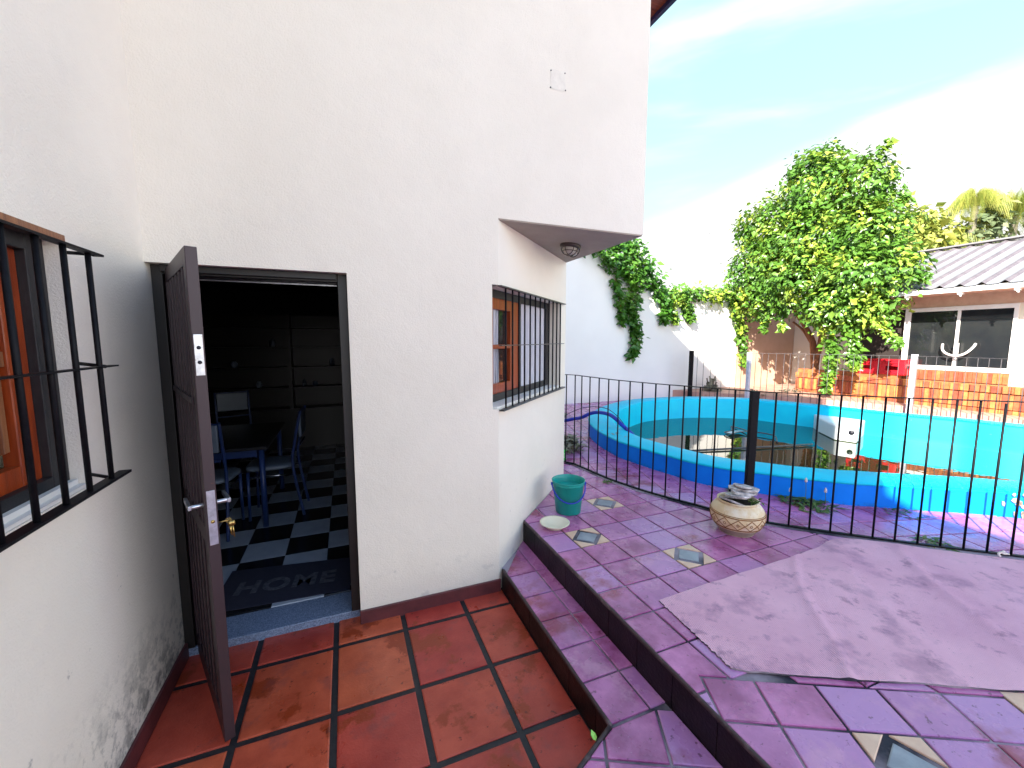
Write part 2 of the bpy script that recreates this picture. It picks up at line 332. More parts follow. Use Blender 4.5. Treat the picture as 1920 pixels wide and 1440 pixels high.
def diamond(mb, cell, z, mats):
    """a decorated cell: cream corner triangles, dark band and grey middle"""
    c = [Vector(p) for p in cell]; mid = [(c[i]+c[(i+1) % 4])/2 for i in range(4)]; ce = sum(c, Vector((0, 0)))/4
    for i in range(4): tile(mb, [tuple(c[i]), tuple(mid[i]), tuple(mid[i-1])], z+.001, .005, mi=mats[0], wob=.0003)
    tile(mb, [tuple(ce+(m-ce)*.72) for m in mid], z+.001, .001, mi=mats[1], wob=.0003)

# ------------------------------------------------------------------ SETTING: ground, terrace, steps, deck
A = (.9, 2.457); B = (2.0, 3.557); Y0 = 2.457
g = MB(); g.face([(-60, -60, -.12), (80, -60, -.12), (80, 80, -.12), (-60, 80, -.12)]); struct(g.build('ground', 'ground'))
# lower terrace
tf = MB()
tf.face([(-.9, -4, -.006), (1.3, -4, -.006), (1.3, 2.6, -.006), (-.9, 2.6, -.006)], 1)
reg = [(-.85, -3.5), (.93, -3.5), (.93, 2.56), (-.85, 2.56)]
xs = [-.885, -.502, -.112, .262, .636, 1.01]; ys = [2.70, 2.305, 1.866, 1.468, 1.065, .66, .255, -.15, -.55, -.95, -1.35, -1.75]
for i in range(len(xs)-1):
    for j in range(len(ys)-1):
        cell = [(xs[i], ys[j+1]), (xs[i+1], ys[j+1]), (xs[i+1], ys[j]), (xs[i], ys[j])]
        p = clip_to_cell(reg, cell)
        if len(p) > 2: tile(tf, p, 0, .0145, bev=.006, wob=.0015)
struct(tf.build('terrace_floor', ['terracotta', 'terra_grout']))
# steps
st = MB(); XN1 = .925; XN2 = 1.215
low = [(XN1, 2.5), (XN1, 1.24), (.72, 1.145), (-.85, .404), (-.85, -4), (XN2+.02, -4), (XN2+.02, 2.8)]
st.prism([(p[0]+.006 if i < 2 else p[0], p[1]-(.006 if 1 < i < 4 else 0)) for i, p in enumerate(low)], -.1, .132, 1)
tr = [(XN1, 2.46), (XN1, 1.24), (XN2, 1.24), (XN2, 2.75)]
jy = [2.9, 2.36, 2.12, 1.893, 1.672, 1.458, 1.24]
for i in range(len(jy)-1):
    for (xa, xb) in ((XN1-.02, 1.128), (1.128, XN2)):
        p = clip_to_cell([(XN1+.004, 2.40), (XN1+.004, 1.24), (XN2, 1.24), (XN2, 2.79), (1.19, 2.76)], [(xa, jy[i+1]), (xb, jy[i+1]), (xb, jy[i]), (xa, jy[i])])
        if len(p) > 2: tile(st, p, .14, .005 if i else .003, mi=0)
lay(st, [(XN1+.004, 1.235), (.722, 1.14), (-.85, .40), (-.85, -3), (XN2, -3), (XN2, 1.235)], (1.15, 1.235), R(-27), .235, .14, .0065, 24, mi=0)
# risers: glazed tiles darkened for their shaded side, with a rounded worn nose
def riser(x, y0, y1, z0, z1, step=.225):
    y = y0
    while y > y1:
        yb = max(y-step, y1)
        st.box((x-.004, yb+.002, z0), (x+.012, y-.002, z1-.012), 2)
        y = yb
    pts = [(x+.006+nz3(yy*9, 1)*.0012, yy, z1-.010+nz3(yy*7, 4)*.0012) for yy in np.linspace(y0, y1, 60)]
    st.tube(pts, .0105, 8, 3)
riser(XN1, 2.46, 1.24, -.02, .142); riser(XN2, 2.785, -3, .12, .302)
# slanting front of the landing
pA = Vector((XN1, 1.24)); pB = Vector((-.85, .402)); d = (pB-pA).normalized(); nn = Vector((-d.y, d.x)); nn = nn if nn.y > 0 else -nn
k = 0
while k*.225 < (pB-pA).length:
    q0 = pA+d*(k*.225+.002); q1 = pA+d*(min((k+1)*.225, (pB-pA).length)-.002); k += 1
    st.prism([tuple(q0-nn*.01), tuple(q1-nn*.01), tuple(q1+nn*.004), tuple(q0+nn*.004)], -.02, .130, 2)
st.tube([(*(pA+d*t*(pB-pA).length), .132) for t in np.linspace(0, 1, 40)], .0105, 8, 3)
struct(st.build('steps', ['deck_tile', 'deck_grout', 'riser', 'edge_worn']))

outer = [(2.935, 3.90), (2.985, 3.50), (3.045, 3.20), (3.10, 2.95), (3.23, 2.70), (3.40, 2.50), (3.58, 2.28), (3.70, 2.17), (3.85, 2.03), (4.02, 1.92), (4.20, 1.79), (4.38, 1.67), (4.58, 1.545), (4.72, 1.44), (5.0, 1.22), (5.5, .82), (6.1, .4), (6.9, .1), (7.8, .15), (8.5, .6), (8.85, 1.4), (8.84, 2.3),
         (8.72, 2.74), (8.60, 3.19), (8.35, 3.66), (8.20, 4.19), (8.00, 4.85), (7.82, 5.35), (7.60, 5.85), (6.97, 6.35), (6.15, 6.62), (5.21, 6.60), (4.43, 6.25), (3.85, 5.80), (3.42, 5.33), (3.15, 4.83), (3.0, 4.35)]
oc = bez([(*p, 0) for p in outer]+[(*outer[0], 0)], 5)[:-1]; NP = len(oc)
def offs(c, d):
    out = []
    for i in range(NP):
        t = (c[(i+2) % NP]-c[i-2]).normalized(); out.append(c[i]+Vector((-t.y, t.x, 0))*d)
    return out
if sum(oc[i].x*oc[(i+1) % NP].y-oc[(i+1) % NP].x*oc[i].y for i in range(NP)) < 0: oc = oc[::-1]
FEN = [(2.247, 3.96), (2.305, 3.869), (2.316, 3.753), (2.332, 3.619), (2.345, 3.475), (2.362, 3.338), (2.388, 3.21), (2.421, 3.088), (2.456, 2.959), (2.499, 2.836), (2.546, 2.725), (2.598, 2.61), (2.652, 2.495), (2.704, 2.377), (2.755, 2.256),
       (2.805, 2.135), (2.895, 2.032), (2.985, 1.935), (3.074, 1.845), (3.163, 1.758), (3.251, 1.674), (3.340, 1.591), (3.430, 1.509), (3.522, 1.428), (3.614, 1.350), (3.706, 1.273), (3.797, 1.198), (3.888, 1.122), (3.980, 1.045), (4.072, .968), (4.164, .89), (4.256, .81), (4.35, .73), (4.44, .65)]
dk = MB()
dk.prism([(XN2+.014, -4), (2.9, -4), (2.9, 9), (XN2+.014, 9)], -.1, .293, 1)
E1 = R(-27)
Bup = lambda t: (1.305+.891*t, 1.155-.454*t)
regA = [(XN2+.006, .975), Bup(0), Bup(3.0)]+[(4.44, .65)]+FEN[::-1]+[(2.2, 4.3), (1.99, 4.3), (1.99, 3.55), (XN2+.006, 2.775)]
zt = .300
dcells = {}
def dec(cell): diamond(dk, cell, zt, (2, 3))
lay(dk, regA, (1.174, 1.79), 0, (.235, .232), zt, .0058, 20, skip={(1, 2): dec, (3, 0): dec, (3, 4): dec}, mi=0)
regB = [(XN2+.006, .975), Bup(0), Bup(5.0), (5.8, -3.9), (XN2+.006, -3.9)]
def dec2(cell): diamond(dk, cell, zt, (2, 3))
orgB = (1.606, .776)
lay(dk, regB, orgB, E1, .233, zt, .006, 22, skip={(0, -1): dec2, (3, 0): dec2, (4, -2): dec2}, mi=0)
regC = FEN+[(12, -3.9), (12, 8), (1.99, 8), (1.99, 4.3), (2.2, 4.3)]
regC = FEN+[(7, -3.9), (12, -3.9), (12, 8), (1.99, 8), (1.99, 4.3), (2.2, 4.3)]
hole = offs(oc, .12)
ih = min(range(NP), key=lambda i: hole[i].x); hl = [(p.x, p.y) for p in hole]; hl = hl[ih:]+hl[:ih+1]; hy = hl[0][1]
kh = [(2.9, hy+.001), (2.9, 9), (12, 9), (12, -4), (2.9, -4), (2.9, hy-.001)]+[(x, y) for x, y in hl]
dk.face([(x, y, .293) for x, y in kh], 1)
hh_ = [(p.x, p.y) for p in offs(oc, .02)]
def inside(x, y, poly):
    c = False; j = len(poly)-1
    for i in range(len(poly)):
        if (poly[i][1] > y) != (poly[j][1] > y) and x < (poly[j][0]-poly[i][0])*(y-poly[i][1])/(poly[j][1]-poly[i][1])+poly[i][0]: c = not c
        j = i
    return c
lay(dk, regC, (2.9, 2.0), R(-17), .236, zt, .004, 60, mi=0, hole=hh_)
# concrete strip the fence stands on
for i in range(len(FEN)-1):
    a = Vector(FEN[i]); b = Vector(FEN[i+1]); dd = (b-a).normalized(); n_ = Vector((-dd.y, dd.x))*.035
    dk.prism([tuple(a+n_), tuple(b+n_), tuple(b-n_), tuple(a-n_)], .28, .3045, 1)
struct(dk.build('pool_deck', ['deck_tile', 'deck_grout', 'cream_tri', 'grey_tri']))
# old carpet: ragged patch with ridges
NU, NV = 150, 90
bot = [(1.451, 1.134), (1.52, 1.086), (1.78, .945), (2.10, .785), (2.42, .615), (3.0, .32), (3.7, -.04), (4.6, -.5)]
top = [(1.487, 1.605), (1.865, 1.623), (2.3, 1.632), (2.75, 1.645), (3.17, 1.665), (3.55, 1.345), (3.90, 1.05), (4.45, .58)]
bt = bez([(*p, 0) for p in bot], 40); tp = bez([(*p, 0) for p in top], 40)
def pick(c, u): i = u*(len(c)-1); k = min(int(i), len(c)-2); return c[k].lerp(c[k+1], i-k)
rv = []; rf = []
for j in range(NV):
    for i in range(NU):
        u = i/(NU-1); v = j/(NV-1)
        p = pick(bt, u).lerp(pick(tp, u), v)
        e = .008*nz3(u*20, v*3, 2)+.0015*nz3(u*60, v*5, 5); ev = max(0, 1-v*12)-max(0, (v-1)*12+1)*.8
        p = p+Vector((0, 1, 0))*e*ev; el = max(0, 1-u*20); p = p+Vector((1, 0, 0))*(.008*nz3(v*30, 7, 1))*el
        z = .3075+.0025*nz3(p.x*6, p.y*6, 3)
        for (ax, ay, bx, by, h, w) in ((2.60, 1.63, 1.83, .93, .010, .022), (3.35, 1.45, 2.55, .55, .014, .03), (2.95, 1.6, 2.2, .75, .005, .05)):
            q = Vector((bx-ax, by-ay)); L_ = q.length; q /= L_; w_ = Vector((p.x-ax, p.y-ay)); s_ = w_.dot(q)/L_; dd = w_.x*(-q.y)+w_.y*q.x+.03*math.sin(s_*5)
            if -.05 < s_ < 1.05: z += h*math.exp(-(dd/w)**2)*(.7+.5*nz3(s_*4, 3, h*99))
        if v < .05 and .05 < u < .45: z += .006*max(0, nz3(u*30, 9, 4))
        rv.append((p.x, p.y, z))
for j in range(NV-1):
    for i in range(NU-1): a = j*NU+i; rf.append((a, a+1, a+NU+1, a+NU))
rb = MB(); rb.mesh(rv, rf, 0, .5, True)
nb = len(rv); edge = [i for i in range(NU)]+[j*NU+NU-1 for j in range(1, NV)]+[(NV-1)*NU+i for i in range(NU-2, -1, -1)]+[j*NU for j in range(NV-2, 0, -1)]
ev = [rv[i] for i in edge]; low_ = [(p[0], p[1], .3005) for p in ev]; n = len(ev)
rb.mesh(ev+low_, [(i, n+i, n+(i+1) % n, (i+1) % n) for i in range(n)], 1, .5)
ro = rb.build('carpet', ['rug', 'deck_grout'], tag=('faded pink threadbare carpet with torn edges and ridges spread over the deck tiles', 'carpet'))
def ribs(m):
    n = m.node_tree.nodes; l = m.node_tree.links; b = n['Principled BSDF']
    g = n.new('ShaderNodeNewGeometry'); w = n.new('ShaderNodeTexWave'); w.inputs['Scale'].default_value = 34; w.inputs['Distortion'].default_value = 1.2; w.inputs['Detail'].default_value = 1; w.wave_profile = 'SIN'
    mp_ = n.new('ShaderNodeMapping'); mp_.inputs['Rotation'].default_value = (0, 0, R(20)); l.new(g.outputs['Position'], mp_.inputs[0]); l.new(mp_.outputs[0], w.inputs[0])
    old = b.inputs['Normal'].links[0].from_node; u = n.new('ShaderNodeBump'); u.inputs['Distance'].default_value = .0018; l.new(w.outputs['Fac'], u.inputs['Height']); l.new(old.outputs[0], u.inputs['Normal']); l.new(u.outputs[0], b.inputs['Normal'])
ribs(M['rug'])

# ------------------------------------------------------------------ HOUSE
house = thing('house', 'off-white plastered two-storey house with open brown door and barred windows', 'house')
w = MB()
w.box((.024, Y0, -.1), (.86, 2.74, 2.42)); w.box((-.85, Y0, 2.04), (.024, 2.74, 2.42)); w.box((-.85, Y0, 2.42), (1.985, 2.74, 4.42))
w.prism([(.86, Y0), A, (.905, 2.58), (.86, 2.74)], -.1, 1.235); w.prism([(.86, Y0), A, (.905, 2.58), (.86, 2.74)], 2.02, 2.42)
fw = w.build('front_wall', 'plaster', house)
w = MB(); o_ = Vector((-.7071, .7071)); dch = Vector((.7071, .7071)); Av = Vector(A)
def cs(s, off=0): q = Av+dch*s-o_*off; return (q.x, q.y)     # along the chamfer, off = outwards
w.prism([cs(.0), cs(1.5556), (2.0, 3.82), cs(0.02, -.2)], -.1, 1.235); w.prism([cs(0), cs(1.5556), (2.0, 3.82), cs(0.02, -.2)], 2.02, 2.42)
w.prism([cs(1.395), cs(1.5556), (2.0, 3.82), cs(1.395, -.2)], 1.235, 2.02)
w.build('corner_wall', 'plaster', house)
w = MB(); w.box((1.85, 3.557, -.1), (1.998, 7.6, 2.42)); w.box((1.985, Y0, 2.424), (2.0, 7.6, 4.42)); w.box((1.85, 2.74, 2.5), (1.985, 7.6, 4.42))
w.build('side_wall', 'plaster', house)
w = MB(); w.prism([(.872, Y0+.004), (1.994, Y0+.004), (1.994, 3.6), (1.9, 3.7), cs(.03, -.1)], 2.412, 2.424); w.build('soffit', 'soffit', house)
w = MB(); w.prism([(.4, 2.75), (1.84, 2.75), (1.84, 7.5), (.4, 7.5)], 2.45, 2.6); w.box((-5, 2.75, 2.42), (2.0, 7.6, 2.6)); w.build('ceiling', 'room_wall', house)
# left wing wall, height out of view shaped for its shadow, with the window opening (Y .62..1.855, z 1.17..2.02)
w = MB()
w.box((-1.15, -1.55, -.1), (-.85, .62, 8)); w.box((-1.15, 1.855, -.1), (-.85, 2.74, 8)); w.box((-1.15, .62, -.1), (-.85, 1.855, 1.17)); w.box((-1.15, .62, 2.02), (-.85, 1.855, 8))
w.build('left_wall', 'plaster_left', house)
w = MB(); w.box((-6, -6.5, -.1), (-.85, -1.552, 4.15)); w.box((-6, -1.55, -.1), (-5.8, 7.6, 8)); w.box((-5.8, -1.55, 2.5), (-1.152, -1.35, 8)); w.box((-5.8, -1.55, 7.9), (-1.152, 7.6, 8)); w.box((-5.8, 7.4, -.1), (2.0, 7.6, 3.86)); w.box((-1.15, 2.74, 2.6), (-.9, 7.4, 8))  # unseen wing blocks, heights and near ends shaped to cast the deck shadow
w.box((-5.8, -1.55, -.1), (-1.152, -1.4, 2.5)); w.build('shadow_wing', 'plaster', house)
# wooden eave seen at the top
w = MB()
for k_ in range(46): w.box((2.002, 2.30+k_*.115, 4.375), (2.50, 2.30+k_*.115+.111, 4.392))
w.box((-.85, 2.30, 4.42), (2.0, 2.456, 4.44)); eo = w.build('eave', 'wood_soffit', house)
w = MB(); w.box((2.50, 2.28, 4.34), (2.535, 7.62, 4.47)); w.build('fascia', 'navy', eo)
w = MB(); w.mesh([(-.85, 2.27, 4.48), (2.55, 2.27, 4.48), (2.55, 7.7, 4.48), (-.85, 7.7, 5.9), (-.85, 2.27, 4.45), (2.55, 2.27, 4.45), (2.55, 7.7, 4.45), (-.85, 7.7, 4.45)], [(0, 1, 2), (0, 2, 3), (4, 7, 6, 5), (0, 4, 5, 1), (1, 5, 6, 2), (2, 6, 7, 3), (3, 7, 4, 0)])
w.build('roof', 'roof_metal', house)
w = MB()
for pr in ((.024, A[0]-.002),): w.box((pr[0]-.004, Y0-.014, -.01), (pr[1]+.01, Y0-.0, .082))
w.box((-.85, -3, -.01), (-.836, 2.60, .082)); w.build('skirting', 'skirting', house, bevel=.003)
# unpainted patch with four screw holes
w = MB(); n_ = 30; pv = []
for k_ in range(n_):
    a = 2*math.pi*k_/n_; rr = .058/max(abs(math.cos(a)), abs(math.sin(a)))*(1+.10*nz3(k_*.8, 3)); pv.append((1.303+rr*math.cos(a)*.9, Y0-.0015, 3.293+rr*math.sin(a)))
w.face(pv[::-1]); M['patch'] = mat('bare_patch', (.72, .67, .58), (.79, .74, .64), .9, 30, 6, .002, 80)
pt = w.build('wall_patch', 'patch', fw)
for (x, z) in ((1.253, 3.34), (1.351, 3.344), (1.251, 3.241), (1.356, 3.245)):
    h = MB(); h.tube([(x, Y0-.003, z), (x, Y0+.004, z)], .0042, 10); h.build('screw_hole', 'hole_dark', fw)
# interior: floor, walls
w = MB(); w.box((-3.2, 2.60, -.1), (1.9, 2.61, 0.0)); w.box((-3.2, 2.69, -.05), (1.85, 7.4, .036), 1)
x0, y0c = -.485, 3.40
for i in range(-9, 8):
    for j in range(-3, 14):
        p = clip_to_cell([(-3.1, 2.745), (1.8, 2.745), (1.8, 7.3), (-3.1, 7.3)], [(x0+i*.297, y0c+j*.297), (x0+(i+1)*.297, y0c+j*.297), (x0+(i+1)*.297, y0c+(j+1)*.297), (x0+i*.297, y0c+(j+1)*.297)])
        if len(p) > 2 and area(p) > .001: tile(w, p, .05, .001, bev=.0015, mi=2 if (i+j) % 2 else 1, wob=.0002)
struct(w.build('room_floor', ['granite', 'tile_black', 'tile_white']))
w = MB(); w.box((-.85, 2.525, -.05), (.024, 2.745, .045)); w.build('threshold', 'granite', house, bevel=.004)
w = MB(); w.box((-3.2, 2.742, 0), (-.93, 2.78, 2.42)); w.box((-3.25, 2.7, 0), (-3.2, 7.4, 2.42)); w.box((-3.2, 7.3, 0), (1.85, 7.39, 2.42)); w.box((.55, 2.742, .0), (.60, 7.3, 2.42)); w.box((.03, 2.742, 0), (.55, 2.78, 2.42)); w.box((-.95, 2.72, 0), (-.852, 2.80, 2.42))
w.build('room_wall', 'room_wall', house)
# door frame
dfm = MB(); dfm.box((-.85, 2.52, .045), (-.805, 2.62, 2.04)); dfm.box((-.025, 2.52, .045), (.024, 2.62, 2.04)); dfm.box((-.805, 2.52, 1.995), (-.025, 2.62, 2.04)); dfm.box((-.81, 2.50, 2.005), (-.03, 2.52, 2.04))
df = dfm.build('door_frame', 'frame_dark', house, bevel=.003)
w = MB(); w.box((-.022, 2.622, .045), (.024, 2.74, 2.0)); w.build('inner_jamb', 'jamb_wood', df)
w = MB(); w.box((-.80, 2.625, 1.985), (-.03, 2.632, 1.992)); w.build('weather_strip', 'steel', df)
# door leaf, swung out; local x along leaf, y = thickness (outer face towards -y)
HX = Vector((-.800, 2.585, 0)); ang = math.atan2(1.884-2.585, -.512+.800); DL = .765
door = bpy.data.objects.new('door', None)
w = MB()
mt = Matrix.Translation(HX) @ Matrix.Rotation(ang, 4, 'Z')
def db(a, b, mi=0, m_=w): m_.box(a, b, mi, mt=mt)
T = .038
db((0, -T/2, .02), (.06, T/2, 2.02)); db((DL-.06, -T/2, .02), (DL, T/2, 2.02)); db((.06, -T/2, 1.955), (DL-.06, T/2, 2.02)); db((.06, -T/2, .02), (DL-.06, T/2, .12))
db((.06, -T/2, .86), (DL-.06, T/2, .93)); db((.06, -.012, .12), (DL-.06, .012, .86)); 
for k_ in range(1, 6): db((.06+k_*.107-.007, -.019, .12), (.06+k_*.107+.007, -.012, .86))
door = w.build('door', 'door_steel', house, bevel=.0025)
w = MB()
for k_ in range(6):
    x = .115+k_*.107
    w.box((x-.008, -.020, .932), (x+.008, -.004, 1.953), mt=mt)
w.box((.06, -.027, 1.43), (DL-.06, -.021, 1.455), mt=mt)
w.build('door_bars', 'door_steel', door, bevel=.002)
w = MB(); w.box((.06, .004, .93), (DL-.06, .010, 1.955), mt=mt); w.build('door_glass', 'glass_dark', door)
def plate(z0, z1, holes, nm):
    w = MB(); w.box((DL, -.014, z0), (DL+.003, .014, z1), mt=mt); o = w.build(nm, 'steel', door, bevel=.001)
    for z in holes:
        h = MB(); h.tube([mt @ Vector((DL+.0025, 0, z)), mt @ Vector((DL+.0048, 0, z))], .007, 12); h.build('bolt', 'hole_dark' if nm == 'upper_lock' else 'brass', o)
plate(1.545, 1.70, (1.65, 1.595), 'upper_lock'); plate(.875, 1.095, (.97,), 'lower_lock')
w = MB()
for sgn in (-1, 1):
    a = Vector((DL-.045, sgn*T/2, 1.03)); w.tube([mt @ a, mt @ (a+Vector((0, sgn*.045, 0)))], .009, 10)
    b = a+Vector((0, sgn*.045, 0)); w.box((b.x-.115, b.y-.006, b.z-.009), (b.x+.012, b.y+.006, b.z+.009), mt=mt)
w.build('handle', 'steel', door, bevel=.002)
for z in (.35, 1.0, 1.7):
    w = MB(); w.tube([(-.806, 2.567, z-.05), (-.806, 2.567, z+.05)], .010, 10); w.build('hinge', 'frame_dark', door)
kr = MB(); kp = mt @ Vector((DL-.04, T/2, .945))
off = (mt.to_3x3() @ Vector((0, 1, 0)))
kr.tube([kp, kp+off*.045], .0025, 6)
kr.tube([kp+off*.038+Vector((0, 0, .008*math.cos(t)))+off*.010*math.sin(t) for t in np.linspace(0, 6.28, 13)], .0012, 6)
for q, (dx, ln) in enumerate(((0, .055), (.006, .07), (-.005, .06))):
    c0 = kp+off*(.045+dx)+Vector((0, 0, -.006)); kr.tube([c0, c0+Vector((.002*q, .001, -.018))], .0085, 8); kr.tube([c0+Vector((0, 0, -.016)), c0+Vector((.004*q, 0, -ln))], .0028, 6)
kr.build('key_bunch', 'brass', tag=('small bunch of brass keys hanging from the lower lock of the open door', 'keys'))
# doormat with letters
dm = MB(); q = [(-.79, 2.80), (-.02, 2.765), (-.02, 3.165), (-.79, 3.275)]
dm.prism([(-.83, 2.80), (-.035, 2.752), (.0, 3.17), (-.80, 3.285)], .0515, .0575)
dmo = dm.build('doormat', 'mat_navy', bevel=.002, tag=('dark navy doormat with worn grey letters just inside the door', 'doormat'))
tc_ = bpy.data.curves.new('letters', 'FONT'); tc_.body = 'HOME'; tc_.size = .235; tc_.extrude = .0008; tc_.offset = .008; tc_.space_character = 1.12
to = bpy.data.objects.new('letters_tmp', tc_); COL.objects.link(to)
dg = bpy.context.evaluated_depsgraph_get(); me = bpy.data.meshes.new_from_object(to.evaluated_get(dg)); bpy.data.objects.remove(to)
me.materials.clear(); me.materials.append(M['mat_text'])
lo = bpy.data.objects.new('lettering', me); COL.objects.link(lo); lo.parent = dmo
xs_ = [v.co.x for v in me.vertices]; k_ = .60/(max(xs_)-min(xs_))
lo.matrix_world = Matrix.Translation((-.735, 2.955, .0588)) @ Matrix.Rotation(math.atan2(-.065, .6), 4, 'Z') @ Matrix.Diagonal((k_, k_*.98, 1, 1))

# corner window (in the angled wall)
win = bpy.data.objects.new('corner_window', None)
def cbox(mb, s0, s1, o0, o1, z0, z1, mi=0): mb.prism([cs(s0, o0), cs(s1, o0), cs(s1, o1), cs(s0, o1)], z0, z1, mi)
w = MB(); D0, D1 = -.175, -.125
cbox(w, .0, 1.395, D0-.02, D1, 1.24, 1.30); cbox(w, .0, 1.395, D0-.02, D1, 1.965, 2.02); cbox(w, 0, .05, D0-.02, D1, 1.30, 1.965); cbox(w, 1.335, 1.395, D0-.02, D1, 1.30, 1.965); cbox(w, .66, .70, D0-.02, D1, 1.30, 1.965)
win = w.build('corner_window', 'black_frame', house, bevel=.002)
w = MB()
for (a, b) in ((.05, .66),):
    cbox(w, a, a+.15, D0, D1-.008, 1.30, 1.965); cbox(w, b-.16, b, D0, D1-.008, 1.30, 1.965); cbox(w, a+.15, b-.16, D0, D1-.008, 1.30, 1.37); cbox(w, a+.15, b-.16, D0, D1-.008, 1.89, 1.965); cbox(w, a+.15, b-.16, D0, D1-.008, 1.615, 1.645)
w.build('sash', 'orange_wood', win, bevel=.003)
w = MB(); cbox(w, .20, .50, D0+.005, D0+.010, 1.37, 1.89); w.build('pane', 'glass_dark', win)
w = MB(); cv = []; n1_ = 60
for i in range(n1_):
    s_ = .70+.635*i/(n1_-1); o = D0+.030+.010*math.sin(i*1.1)+.004*math.sin(i*2.7); cv += [(*cs(s_, o), 1.30), (*cs(s_, o), 1.965)]
w.mesh(cv, [(2*i, 2*i+2, 2*i+3, 2*i+1) for i in range(n1_-1)], 0, .5, True)
w.build('curtain', 'curtain', win)
w = MB(); cv = []
for i in range(24):
    s_ = .20+.14*i/23; o = D0+.018+.005*math.sin(i*.9); cv += [(*cs(s_+.02*math.sin(i), o), 1.37), (*cs(s_, o), 1.89)]
w.mesh(cv, [(2*i, 2*i+2, 2*i+3, 2*i+1) for i in range(23)], 0, .5, True); w.build('curtain', 'curtain', win)
w = MB(); cbox(w, 0, 1.395, D1+.002, -.01, 1.236, 1.248); w.build('sill', 'white_trim', win)
gr = MB(); cbox(gr, .0, 1.44, .004, .040, 1.222, 1.232); gg = gr.build('grille', 'iron_grey', win, bevel=.001)
w = MB(); cbox(w, -.02, 1.44, .004, .034, 2.006, 2.014); w.build('grille_flat', 'iron_grey', gg)
w = MB(); cbox(w, -.01, 1.42, .006, .028, 1.640, 1.646); w.build('grille_flat', 'iron_grey', gg)
for k_ in range(12):
    s_ = .075+k_*.1125; w = MB(); p = cs(s_, .018); w.tube([(p[0], p[1], 1.230), (p[0], p[1], 2.007)], .0065, 8); w.build('grille_bar', 'iron', gg)

# left window in the left wall
w = MB(); XF = -.90
w.box((-1.0, 1.77, 1.17), (XF, 1.855, 2.02)); w.box((-1.0, .62, 1.955), (XF, 1.77, 2.02)); w.box((-1.0, .62, 1.17), (XF, 1.77, 1.235)); w.box((-1.0, .62, 1.235), (XF, .70, 1.955)); w.box((-1.0, 1.20, 1.235), (XF, 1.235, 1.955))
lw = w.build('left_window', 'black_frame', house, bevel=.003)
w = MB(); xs0, xs1 = -.965, -.925
w.box((xs0, 1.685, 1.235), (xs1, 1.77, 1.955)); w.box((xs0, 1.235, 1.235), (xs1, 1.31, 1.955)); w.box((xs0, 1.31, 1.235), (xs1, 1.685, 1.30)); w.box((xs0, 1.31, 1.885), (xs1, 1.685, 1.955)); 
w.box((xs0, .70, 1.235), (xs1, .78, 1.955)); w.box((xs0, 1.12, 1.235), (xs1, 1.20, 1.955)); w.box((xs0, .78, 1.235), (xs1, 1.12, 1.34)); w.box((xs0, .78, 1.885), (xs1, 1.12, 1.955))
w.build('sash', 'orange_wood', lw, bevel=.003)
w = MB(); w.box((-.962, 1.31, 1.60), (-.932, 1.684, 1.645)); w.box((-.958, 1.31, 1.34), (-.950, 1.685, 1.885)); w.box((-.958, .78, 1.34), (-.950, 1.12, 1.885))
for y in (1.36, 1.44, 1.52, 1.60, 1.655): w.box((-.950, y, 1.345), (-.940, y+.022, 1.60)); w.box((-.950, y, 1.645), (-.940, y+.022, 1.88))
w.build('shutter_panel', 'brown_wood', lw, bevel=.002)
w = MB(); w.box((XF+.002, .63, 1.171), (-.855, 1.85, 1.182)); w.box((XF+.002, .63, 1.182), (-.878, 1.85, 1.2), 0); w.build('sill', 'white_trim', lw)
GX = -.752
w = MB(); w.box((GX-.018, .45, 1.205), (GX+.018, 1.86, 1.214)); gg = w.build('grille', 'iron', lw, bevel=.001)
w = MB(); w.box((GX-.014, .45, 1.955), (GX+.014, 1.83, 1.962)); w.build('grille_flat', 'iron', gg)
w = MB(); w.box((GX-.012, .45, 1.588), (GX+.016, 1.85, 1.593)); w.build('grille_flat', 'iron', gg)
for y in (1.765, 1.637, 1.519, 1.398, 1.277, 1.155, 1.03, .91, .79, .67, .55):
    w = MB(); w.tube([(GX, y, 1.21), (GX, y, 1.958)], .0078, 10); w.build('grille_bar', 'iron', gg)
for z in (1.958, 1.59, 1.2):
    w = MB(); w.tube([(GX, 1.80, z), (-.852, 1.86, z+.01)], .006, 8); w.build('wall_hook', 'iron', gg)
w = MB(); w.box((-.868, .60, 2.0), (-.846, 1.86, 2.022)); w.build('lintel_strip', 'brown_wood', lw)

# bulkhead lamp under the soffit
bl = thing('bulkhead_lamp', 'bronze caged bulkhead lamp fixed under the triangular soffit', 'lamp', (1.665, 2.90, 2.412), R(35))
w = MB(); n_ = 40
def oval(a, b, z): return [(a*math.cos(t)*(1 if abs(math.cos(t)) > 2 else 1), b*math.sin(t), z) for t in [2*math.pi*i/n_ for i in range(n_)]]
def ovl(mb, rings, mi=0):
    v = []; [v.extend(oval(*r_)) for r_ in rings]; mb.mesh(v, [(i*n_+k, i*n_+(k+1) % n_, (i+1)*n_+(k+1) % n_, (i+1)*n_+k) for i in range(len(rings)-1) for k in range(n_)]+[tuple(range((len(rings)-1)*n_, len(rings)*n_))], mi, .5, True)
ovl(w, [(.115, .070, 0), (.118, .072, -.012), (.105, .062, -.024), (.09, .052, -.026)]); w.build('base', 'lamp_metal', bl)
w = MB(); ovl(w, [(.088, .050, -.024), (.086, .049, -.045), (.076, .042, -.062), (.05, .026, -.072), (.01, .005, -.074)]); w.build('glass', 'lamp_glass', bl)
w = MB()
for t in (-.055, 0, .055): w.tube([(t, math.sin(a)*.060*(1-abs(t)*2), -.022-math.cos(a)*.058) for a in np.linspace(-1.57, 1.57, 13)], .0032, 6)
